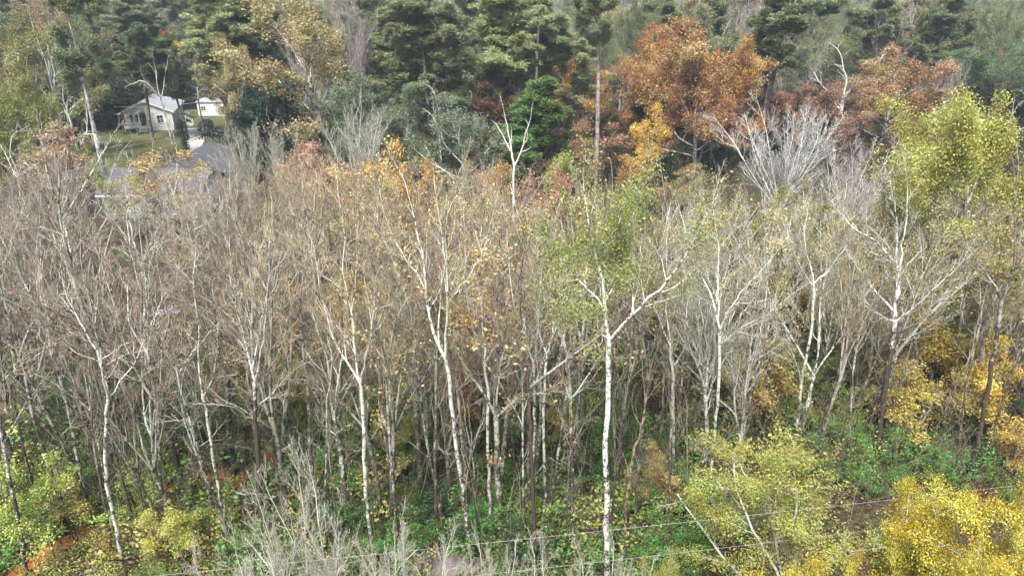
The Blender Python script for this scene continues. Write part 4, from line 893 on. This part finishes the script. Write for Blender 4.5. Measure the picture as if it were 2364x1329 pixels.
for (u, vt, w, Y, c, lab) in [(278, 145, 110, 140, (.045, .075, .03), 'dark evergreen behind the left end of the cottage'), (412, 140, 60, 121, (.08, .10, .04), 'small dark tree with crooked limbs at the cottage corner'), (262, 180, 90, 126, (.05, .07, .03), 'dark tree left of the porch behind the lawn')]:
    crown_place(hc, u, vt, w, Y, lab, 'tree', C(c, bk), None, 'evergreen_tree')
for k, (u, vt, w, Y) in enumerate([(285, 400, 110, 60), (345, 380, 110, 58), (400, 372, 120, 63), (455, 385, 120, 60), (505, 380, 110, 66)]):
    crown_place(bares[k % 7], u, vt, w, Y, ['bare tree before the left end of the bungalow', 'bare tree before the bungalow window', 'bare tree before the middle of the bungalow', 'bare tree before the right end of the bungalow', 'bare tree beside the right end of the bungalow'][k], 'tree', dict(trunk=WH, branches=WH, twigs=(.55, .5, .42)), 'bare trees screening the bungalow', 'bare_tree')
# ---- foreground crowns along the bottom edge
for (u, vt, w, Y, pr, c, lab) in [(1890, 1020, 560, 18.5, yel[0], (.34, .34, .05), 'large airy olive-yellow crown at lower right'), (2290, 1100, 560, 15., yel[1], (.50, .41, .025), 'dense bright yellow crown at the lower right corner'), (1780, 1215, 380, 13.2, yel[1], (.46, .38, .03), 'low bright yellow crown at the bottom edge'),
    (2120, 1140, 330, 15.5, yel[1], (.48, .40, .03), 'bright yellow crown left of the corner one'), (2400, 1105, 330, 15.8, yel[1], (.50, .42, .03), 'bright yellow crown cut by the right edge'), (2200, 1235, 420, 13.2, yel[1], (.50, .40, .03), 'lowest bright yellow crown near the corner'),
    (2040, 1240, 380, 12.8, yel[1], (.42, .37, .04), 'thin yellow crown between two bright crowns at the bottom'), (1560, 1285, 160, 14.5, yel[0], (.33, .32, .06), 'sparse yellowish crown beside the low bright crown')]:
    crown_place(pr, u, vt, w, Y, lab, 'tree', C(c, dict(trunk=WH, branches=(.5, .5, .44))), None, 'yellow_tree', rz=(u % 7))
for k, (u, vt, w, Y, lab) in enumerate([(760, 1085, 420, 17.5, 'tallest twiggy grey crown at the bottom edge'), (650, 1150, 300, 17, 'twiggy crown left of the tallest one at the bottom edge'), (570, 1240, 240, 16.5, 'low twiggy crown under the black-trunked tree'), (880, 1160, 300, 16.5, 'twiggy crown right of the tallest one at the bottom edge'),
    (1040, 1210, 280, 16.5, 'twiggy crown below the V-forked tree'), (1190, 1205, 260, 16.8, 'twiggy crown below the slim forked trees'), (1330, 1225, 260, 16.6, 'twiggy crown below the stout white trunk'), (1460, 1240, 240, 16.2, 'twiggy crown right of the stout white trunk foot'), (720, 1200, 340, 15, 'nearest twiggy crown at the bottom edge')]):
    crown_place(broom[k % 2], u, vt, w, Y, lab, 'tree', dict(trunk=(.6, .61, .53), branches=(.58, .58, .5), twigs=(.55, .53, .43)), 'twiggy crowns along the bottom edge', 'twiggy_tree')

# ---- the bare thicket: one tree each
MARK = [(35, 'the left-edge dark trunk'), (245, 'the speckled crooked tree'), (350, 'the three-pronged tree'), (480, 'the slim tree beside black'), (595, 'the black-trunked tree'), (718, 'the grey double-trunked tree'), (840, 'the many-limbed pale tree'),
        (1035, 'the V-forked tree'), (1125, 'the yellow-tufted slim tree'), (1245, 'the slim forked pair'), (1404, 'the stout white tree'), (1552, 'the crossing-limbed pale tree'), (1655, 'the broad-forked tree'), (1850, 'the leaning pale tree'), (2045, 'the dark-footed tree'), (2265, 'the purplish leaning trunk')]
rngT = np.random.default_rng(21); spots = []; tries = 0
heroXY = [(m[0], groundY(1280)) for m in MARK]
while len(spots) < 290 and tries < 9000:
    tries += 1
    Y = 26.5 + 50*rngT.random()**1.35; u = rngT.uniform(-60, 2424)
    if u > 1620 and Y < 29: continue
    if 235 < u < 475 and Y > 42: continue
    x = Xat(u, Y)
    if any((x-a)**2 + (Y-b)**2 < (.9+.010*Y)**2 for a, b, _ in spots): continue
    if any(((x-c[0])/a)**2 + ((Y-c[1])/b)**2 < 1.8 for c, a, b in POOLS): continue
    spots.append((x, Y, u))
stems2 = []; tries = 0
while len(stems2) < 215 and tries < 6000:
    tries += 1
    Y = 25.5 + 24*rngT.random()**1.2; u = rngT.uniform(-40, 1720) if rngT.random() < .8 else rngT.uniform(1700, 2400); x = Xat(u, Y)
    if u > 1620 and Y < 31: continue
    if any((x-a)**2 + (Y-b)**2 < .45 for a, b, _ in spots+stems2): continue
    if any(((x-c[0])/a)**2 + ((Y-c[1])/b)**2 < 1.8 for c, a, b in POOLS): continue
    stems2.append((x, Y, u))
cnt = {}
ORD = ['nearest', 'second', 'third', 'fourth', 'fifth', 'sixth', 'seventh', 'eighth', 'ninth', 'tenth', 'eleventh', 'twelfth', 'thirteenth']
def relabel(items, desc):
    """items: (object, u, Y, kind words) -> ordinal label relative to the closest landmark"""
    buckets = {}
    for o, u, Y, kw in items:
        m = min(MARK, key=lambda q: abs(q[0]-u)); side = 'left' if u < m[0] else 'right'
        row = 'front row' if Y < 34 else 'middle rows' if Y < 48 else 'back rows'
        buckets.setdefault((m, side, row, kw), []).append((abs(u-m[0]), o))
    for (m, side, row, kw), l in buckets.items():
        l.sort(key=lambda q: q[0])
        for k, (_, o) in enumerate(l):
            o['label'] = '%s %s %s of %s, %s' % (ORD[min(k, 12)], kw, side, m[1].replace('the ', '', 1) if False else m[1], row) if len(l) > 1 else '%s %s of %s, %s' % (kw, side, m[1], row)
items = []
for (x, Y, u) in spots:
    front = Y < 40
    z_lim = CAMZ - Y*math.tan(ang(float(vmax_Y(uv((x, Y, 12))[0])) + rngT.normal()*22))
    H = min(rngT.uniform(13, 18.5), z_lim)
    if H < 5: H = rngT.uniform(4.5, 6)
    white = np.interp(u, [0, 400, 700, 1200, 1450, 1900, 2364], [.5, .3, .15, .2, .7, .7, .4])
    k = rngT.random()
    if u < 620: k = k*.6+.4
    if u > 1950 and rngT.random() < .6: pr, kw = bleaf[rngT.integers(3)], 'thinly leaved tree'
    elif k < .22 and H > 9: pr, kw = bleaf[2*(rngT.random() < .5)], 'tree with few leaves'
    elif k < .62 and front: pr, kw = stem[rngT.integers(4)], 'slim straight stem'; H *= .85
    elif H < 9: pr, kw = sapl[rngT.integers(3)], 'small bare tree'
    else: pr, kw = bares[rngT.integers(len(bares))], 'bare twiggy tree'
    w = rngT.random() < white
    tone = rngT.uniform(.8, 1.1)
    bc = tuple(tone*c for c in (WH if w else (.40, .39, .32)))
    tc = np.array(TWW if w else TWT)*rngT.uniform(.85, 1.15) if u > 1350 else np.array(TWP if rngT.random() < (.8 if u < 620 else .35) else TWT)*rngT.uniform(.85, 1.2)
    lc = [(.34, .30, .09), (.42, .32, .11), (.40, .29, .12), (.36, .32, .12)][rngT.integers(4)] if u < 1900 else [(.34, .29, .08), (.3, .26, .08), (.36, .31, .08)][rngT.integers(3)]
    s = H/pr.H; sx = s*rngT.uniform(.8, 1.15)
    o = place(pr, 'bare_tree' if 'leave' not in kw else 'leafy_tree', (x, Y, gz(x, Y)-.05), (sx, sx, s), rngT.random()*6.28, 'x', 'tree', 'bare trees of the thicket', dict(trunk=bc, branches=bc, twigs=tuple(tc), leaves=lc), lean=(rngT.normal()*.035, rngT.normal()*.035))
    items.append((o, u, Y, ('white-barked ' if w else 'brown-barked ') + kw))
relabel(items, '')
items = []
for (x, Y, u) in stems2:
    pr = stem[rngT.integers(4)]; H = rngT.uniform(7.5, 14); s = H/pr.H; w = rngT.random() < .5; tone = rngT.uniform(.75, 1.1)
    bc = tuple(tone*c for c in ((.52, .53, .46) if w else (.34, .31, .25)))
    o = place(pr, 'sapling', (x, Y, gz(x, Y)-.05), (s*.8, s*.8, s), rngT.random()*6.28, 'x', 'sapling', 'slim saplings between the trees', dict(trunk=bc, branches=bc, twigs=tuple(.7*c for c in TWT)), lean=(rngT.normal()*.06, rngT.normal()*.06))
    items.append((o, u, Y, 'pale sapling' if w else 'dark sapling'))
relabel(items, '')
# ---- small coloured trees and shrubs under the crowns
def under(u, v, wpx, hm, pr, c, lab, cat='shrub', name='shrub'):
    Y = groundY(v); x = Xat(u, Y, hm*.6); lo, hi = pr.ext; s = hm/pr.H; sx = wpx*depth(Y, 1)/F/((hi[0]-lo[0]+hi[1]-lo[1])/2)
    return place(pr, name, (x, Y, gz(x, Y)-.05), (sx, sx, s), exec_rng.random()*6.28, lab, cat, None, dict(leaves=c, stems=(.4, .36, .28), trunk=GR, branches=GR))
for a in [(745, 830, 150, 7.5, small[0], (.50, .29, .035), 'yellow-orange tree behind the grey double-trunked tree'), (830, 860, 120, 7.5, small[1], (.50, .28, .04), 'golden tree behind the many-limbed pale tree'), (740, 960, 110, 3.2, small[1], (.42, .25, .03), 'low golden tree right of the grey double trunk'),
          (1100, 1000, 150, 6.5, small[0], (.46, .23, .035), 'orange-yellow tree around the yellow-tufted stem'), (1745, 1010, 160, 6.5, small[1], (.40, .28, .07), 'amber tree right of the broad-forked tree'), (2120, 920, 190, 7, small[0], (.46, .33, .05), 'golden tree right of the dark-footed trunk'),
          (2130, 1030, 180, 5.5, small[1], (.42, .32, .06), 'lower golden tree right of the dark-footed trunk'), (2320, 1020, 160, 6.5, small[0], (.55, .36, .04), 'bright golden tree at the right edge'), (2360, 1120, 120, 5, small[1], (.46, .30, .05), 'amber tree at right edge above the yellow crown'), (1525, 1180, 100, 4.2, small[0], (.38, .26, .07), 'small amber tree over the far brown pool'),
          (1292, 1060, 70, 4.5, small[1], (.5, .40, .04), 'slim yellow tree left of the stout white trunk'), (80, 1290, 150, 6, small[1], (.36, .42, .07), 'pale yellow-green vine-clad tree at the left edge'), (165, 1190, 130, 3.5, small[0], (.45, .33, .07), 'yellowish small tree beside the clay gully'), (390, 1310, 110, 3.6, small[1], (.42, .40, .07), 'yellow-green small tree near the speckled tree foot'),
          (900, 1100, 110, 4.5, small[0], (.36, .36, .07), 'yellow-green small tree right of the many-limbed tree'), (1970, 900, 170, 6, small[1], (.16, .16, .04), 'dull olive tree left of the dark-footed trunk'), (2230, 900, 200, 7, small[1], (.17, .18, .05), 'dull olive tree behind the purplish trunk'), (1330, 900, 130, 6, small[0], (.10, .12, .04), 'dull green tree behind the stout white trunk'),
          (1560, 820, 190, 6, small[1], (.12, .12, .04), 'dull olive tree among white limbs'), (950, 800, 160, 5, small[0], (.30, .12, .04), 'brown-orange tree behind the V-forked tree'), (1850, 800, 170, 6, small[0], (.28, .2, .05), 'tan tree behind the leaning pale tree')]:
    under(*a, cat='tree', name='small_tree')
fl = []; rs_ = np.random.default_rng(5); sitems = []
BRG = (.10, .25, .035); MG = (.13, .22, .045); LG = (.24, .32, .05); YB = (.40, .36, .07)
def region_color(u, v):
    if u < 560 and v > 1080: return [LG, MG, BRG, YB, (.28, .22, .06)][rs_.integers(5)], ['light green', 'mid green', 'bright green', 'yellowish', 'tan-leaved']
    return [BRG, MG, (.04, .08, .025), BRG, LG, YB][rs_.integers(6)], None
sp2 = []; tries = 0
while len(sp2) < 330 and tries < 8000:
    tries += 1
    v = rs_.uniform(840, 1345) if rs_.random() < .8 else rs_.uniform(640, 860); u = rs_.uniform(-40, 2400) if rs_.random() < .55 else rs_.uniform(-40, 1720)
    if v > 1180 and u > 1650: continue
    Y = groundY(v); x = Xat(u, Y)
    if any((x-a)**2 + (Y-b)**2 < 1.0 for a, b in sp2): continue
    if any(((x-c[0])/a)**2 + ((Y-c[1])/b)**2 < 2.3 for c, a, b in POOLS): continue
    if min(float(seg_dist(x, Y, GULLY)), float(seg_dist(x, Y, GULLY2))) < 1.3: continue
    sp2.append((x, Y))
    k = rs_.integers(6)
    if v < 840: c, nm = [(RUST, 'brown-leaved'), ((.10, .09, .035), 'dull olive'), ((.05, .07, .025), 'dark green')][k % 3]
    elif u < 560 and v > 1060: c, nm = [(LG, 'light green'), (MG, 'mid green'), (BRG, 'bright green'), (YB, 'yellowish'), ((.30, .22, .07), 'tan-leaved'), (LG, 'light green')][k]
    else: c, nm = [(BRG, 'bright green'), (MG, 'mid green'), ((.04, .085, .025), 'dark green'), (BRG, 'bright green'), (LG, 'light green'), (YB, 'yellowish')][k]
    loose = nm in ('yellowish', 'tan-leaved', 'brown-leaved') or rs_.random() < .25
    pr = shrs[rs_.integers(2)] if loose else shr[rs_.integers(3)]
    h = rs_.uniform(1.2, 3.2); s = h/pr.H; sx = s*rs_.uniform(1., 1.9)
    o = place(pr, 'shrub', (x, Y, gz(x, Y)-.05), (sx, sx, s), rs_.random()*6.28, 'x', 'shrub', 'shrubs under the thicket', dict(leaves=c, stems=(.3, .27, .2)))
    sitems.append((o, u, Y, nm + (' loose shrub' if loose else ' dense shrub')))
relabel(sitems, '')
# back-row bushes and fillers under the pines
bitems = []
BM = [(60, 'the rounded yellow-green tree'), (215, 'the bare-trunked pine'), (600, 'the magnolia'), (830, 'the first live oak'), (1050, 'the widest live oak'), (1230, 'the young pine'), (1380, 'the lone pine'), (1600, 'the huge orange oak'), (1790, 'the crooked pine'), (1935, 'the red-brown tree'), (2070, 'the orange-tan oak'), (2310, 'the right-edge pine')]
for k in range(150):
    u = rs_.uniform(-20, 2390)
    if 205 < u < 575: continue
    Y = rs_.uniform(84, 130); x = Xat(u, Y); c, nm = [((.035, .055, .02), 'dark green'), ((.05, .06, .025), 'murky green'), ((.13, .06, .03), 'brown-leaved'), ((.09, .08, .03), 'olive')][k % 4]
    pr = [small[0], liveo[0], magn[0], small[1]][rs_.integers(4)]; h = rs_.uniform(4, 8) + 3*(Y > 100); s = h/pr.H
    o = place(pr, 'understory_tree', (x, Y, -.05), (s*1.3, s*1.3, s), rs_.random()*6.28, 'x', 'tree', 'understory trees below the pines', dict(leaves=c, trunk=(.2, .18, .15), branches=(.2, .18, .15)))
    bitems.append((o, u, Y, 'low ' + nm + ' tree'))
MARK_T = MARK; MARK = BM; relabel(bitems, ''); 
# far trees one can still tell apart
fit = []
for k in range(170):
    Y = 122 + 140*rs_.random()**1.5; u = rs_.uniform(-60, 2420); vt = rs_.uniform(-30, 60) if Y < 190 else rs_.uniform(-25, 30)
    if 250 < u < 520 and Y < 158: continue
    q_ = rs_.random()
    if q_ < .62: pr, c, nm, tw = (pines+rpine+rpine)[rs_.integers(7)], PINE, 'pine', TWP
    elif q_ < .84: pr, c, nm, tw = oaks[rs_.integers(4)], [OLIVE, TANL, (.32, .22, .13), (.2, .2, .08)][rs_.integers(4)], 'broadleaf tree', TWP
    else: pr, c, nm, tw = whites[rs_.integers(2)], OLIVE, 'bare tree', (.48, .38, .36)
    if 640 < u*1 < 700: pass
    o = crown_place(pr, u, vt, rs_.uniform(110, 200), Y, 'x', 'pine tree' if nm == 'pine' else 'tree', C(tuple(np.array(c)*rs_.uniform(.8, 1.2)), bk if nm == 'pine' else dict(trunk=(.45, .4, .38), branches=(.45, .4, .38)), tw=tw), 'far trees behind the pines', nm.replace(' ', '_'))
    fit.append((o, u, Y, 'hazy far ' + nm))
relabel(fit, ''); MARK = MARK_T
for k in range(16):
    v = rs_.uniform(880, 1320); u = rs_.uniform(0, 1650); Y = groundY(v); x = Xat(u, Y); l = rs_.uniform(2, 5); a = rs_.uniform(0, 3.14)
    P_ = np.array([[[math.cos(a)*l*t, math.sin(a)*l*t, .12+.25*t*(k % 3)+.05*math.sin(5*t+k)] for t in np.linspace(-.5, .5, 9)]])
    q = Q(); tubes(q, P_, np.linspace(.11, .05, 9)[None]*rs_.uniform(.7, 1.3), 8, rs_, np.full((1, 9), .38))
    o = link('fallen_log', q.mesh('fallen_log', BARK, True, 'lichen'), None, (.36, .34, .28)); o.location = (x, Y, gz(x, Y)); tag(o, 'x', 'log', 'fallen logs on the forest floor'); fl.append((o, u, Y, 'mossy fallen log'))
relabel(fl, '')
# ---- stuff: fallen leaves, thin undergrowth stems, far woods
rg = np.random.default_rng(77)
n = 60000
Yl = 21 + 45*rg.random(n)**1.3; ul = rg.uniform(-80, 2440, n); xl = (ul-1182)/F*depth(Yl, 0)
ok = np.ones(n, bool)
for (c, a, b) in POOLS: ok &= ((xl-c[0])/a)**2 + ((Yl-c[1])/b)**2 > 1.7
xl, Yl = xl[ok], Yl[ok]; n = len(xl)
zl = height(xl, Yl) + .03 + rg.random(n)*.03
A_ = rg.normal(size=(n, 3)); A_[:, 2] *= .25; A_ = norm(A_); b_ = np.cross(A_, [0, 0, 1.]+rg.normal(size=(n, 3))*.3); b_ = norm(b_); s_ = rg.uniform(.05, .13, (n, 1))
p_ = np.stack([xl, Yl, zl], -1)
V = np.stack([p_-A_*s_, p_+b_*s_*.6, p_+A_*s_, p_-b_*s_*.6], 1).reshape(-1, 3)
ll = link('leaf_litter', mesh_np('leaf_litter', V, np.arange(4*n).reshape(-1, 4), LEAF, False, {'tint': np.repeat(rg.random(n)**1.4, 4)}), None, (.15, .09, .05))
tag(ll, 'brown fallen leaves covering the forest floor', 'leaf litter', None, 'stuff')
# ground ivy and seedlings
def carpet(name, n, ufn, col, size, zmax, label):
    u_, v_ = ufn(n); Y_ = np.array([groundY(v) for v in v_]); X_ = (u_-1182)/F*depth(Y_, 0)
    ok = np.minimum(seg_dist(X_, Y_, GULLY), seg_dist(X_, Y_, GULLY2)) > 1.0
    for (c, a, b) in POOLS: ok &= ((X_-c[0])/a)**2 + ((Y_-c[1])/b)**2 > 1.9
    X_, Y_ = X_[ok], Y_[ok]
    m = np.sin(X_*1.1+1)*np.sin(Y_*.9) + .5*np.sin(X_*2.7+Y_*2.1) + rg.normal(size=len(X_))*.3 > -.1
    X_, Y_ = X_[m], Y_[m]; X_ = np.repeat(X_, 6)+rg.normal(size=len(X_)*6)*.22; Y_ = np.repeat(Y_, 6)+rg.normal(size=len(Y_)*6)*.22
    pts = np.stack([X_, Y_, height(X_, Y_) + zmax*rg.random(len(X_))**1.5], -1)
    q = Q(); leaves(q, pts[:, None], 1, size, .6, rg, .02, 1.5, -5)
    tag(link(name, q.mesh(name, LEAF), None, col), label, 'ground cover', None, 'stuff')
carpet('ground_cover', 26000, lambda n: (rg.uniform(-60, 1700, n), rg.uniform(930, 1360, n)), (.12, .19, .035), .10, .6, 'low green seedlings and ivy on the forest floor')
carpet('ground_weeds', 9000, lambda n: (rg.uniform(-60, 600, n), rg.uniform(1090, 1360, n)), (.34, .32, .07), .10, .9, 'yellowing knee-high weeds around the clay gully')
# thin stems and brush nobody could count
q = Q(); ns = 2200
Ys = 25 + 62*rg.random(ns)**1.2; us = rg.uniform(-80, 2440, ns); Xs = (us-1182)/F*depth(Ys, 0)
ok = ~((us > 215) & (us < 540) & (Ys > 60))
for (c, a, b) in POOLS: ok &= ((Xs-c[0])/a)**2 + ((Ys-c[1])/b)**2 > 1.7
Xs, Ys = Xs[ok], Ys[ok]; ns = len(Xs)
P0 = np.stack([Xs, Ys, height(Xs, Ys)-.05], -1); D = np.stack([rg.normal(size=ns)*.16, rg.normal(size=ns)*.16, np.ones(ns)], -1)
Pa, Ra = grow(P0, D, rg.uniform(2, 8.5, ns), rg.uniform(.012, .03, ns), np.full(ns, .008), 7, .2, .5, rg)
Pb, Rb = spawn(Pa, Ra, 5, .3, 1., 38, 14, .4, 4, .4, .5, rg, rmin=.008)
Pc, Rc = spawn(Pb, Rb, 3, .2, 1., 38, 14, .5, 3, .3, .4, rg, rmin=.007)
tubes(q, Pa, Ra, 4, rg); tubes(q, Pb, Rb, 3, rg); tubes(q, Pc, Rc, 3, rg)
tag(link('undergrowth', q.mesh('undergrowth', TWIG), None, (.22, .20, .145)), 'thicket of thin leafless stems and brush between the trees', 'undergrowth', None, 'stuff')
# far woods as one mass
q = Q(); nc = 1500
Yf = 255 + 900*rg.random(nc)**1.6; Xf = rg.uniform(-1, 1, nc)*(Yf*.85+60); Hf = rg.uniform(12, 19, nc)
nl = 90; d_ = norm(rg.normal(size=(nc, nl, 3))); d_[..., 2] = np.abs(d_[..., 2])*1.1 - .35
rad = rg.uniform(3., 6, nc)[:, None, None]
pts = np.stack([Xf, Yf, Hf-4], -1)[:, None] + d_*rad*rg.uniform(.7, 1.05, (nc, nl, 1))
A_ = norm(rg.normal(size=(nc*nl, 3))); b_ = norm(np.cross(A_, rg.normal(size=(nc*nl, 3)))); s_ = rg.uniform(.5, 1.1, (nc*nl, 1)); p_ = pts.reshape(-1, 3)
V = np.stack([p_-A_*s_, p_+b_*s_*.7, p_+A_*s_, p_-b_*s_*.7], 1).reshape(-1, 3)
tag(link('far_woods', mesh_np('far_woods', V, np.arange(4*nc*nl).reshape(-1, 4), LEAF, False, {'tint': np.repeat(np.repeat(rg.random(nc), nl), 4)}), None, (.17, .15, .08)), 'mass of hazy woods beyond the pines', 'woods', None, 'stuff')
# ivy on the pole
q = Q(); zz = np.linspace(.3, 5.7, 60); pts = np.stack([rg.normal(size=(60, 30))*.32, rg.normal(size=(60, 30))*.32, zz[:, None]+rg.normal(size=(60, 30))*.1], -1)
leaves(q, pts, 1, .2, .7, rg, .05, 1., -5)
link('ivy', q.mesh('ivy', LEAF), p2, (.05, .10, .03)); p2.rotation_euler = (0, -.06, 0)
# ---- haze
hz = B3().box(-1450, 1450, -40, 1560, -4, 46).build('haze', None or bpy.data.materials.new('haze_air'))
hm_ = hz.data.materials[0]; hm_.use_nodes = True; hn = hm_.node_tree; hn.nodes.remove(hn.nodes['Principled BSDF'])
pv = hn.nodes.new('ShaderNodeVolumePrincipled'); pv.inputs['Density'].default_value = .0004; pv.inputs['Color'].default_value = (.72, .86, 1., 1); pv.inputs['Anisotropy'].default_value = .2
hn.links.new(pv.outputs[0], hn.nodes['Material Output'].inputs['Volume']); tag(hz, kind='stuff', label='thin pale blue haze in the air', cat='haze')
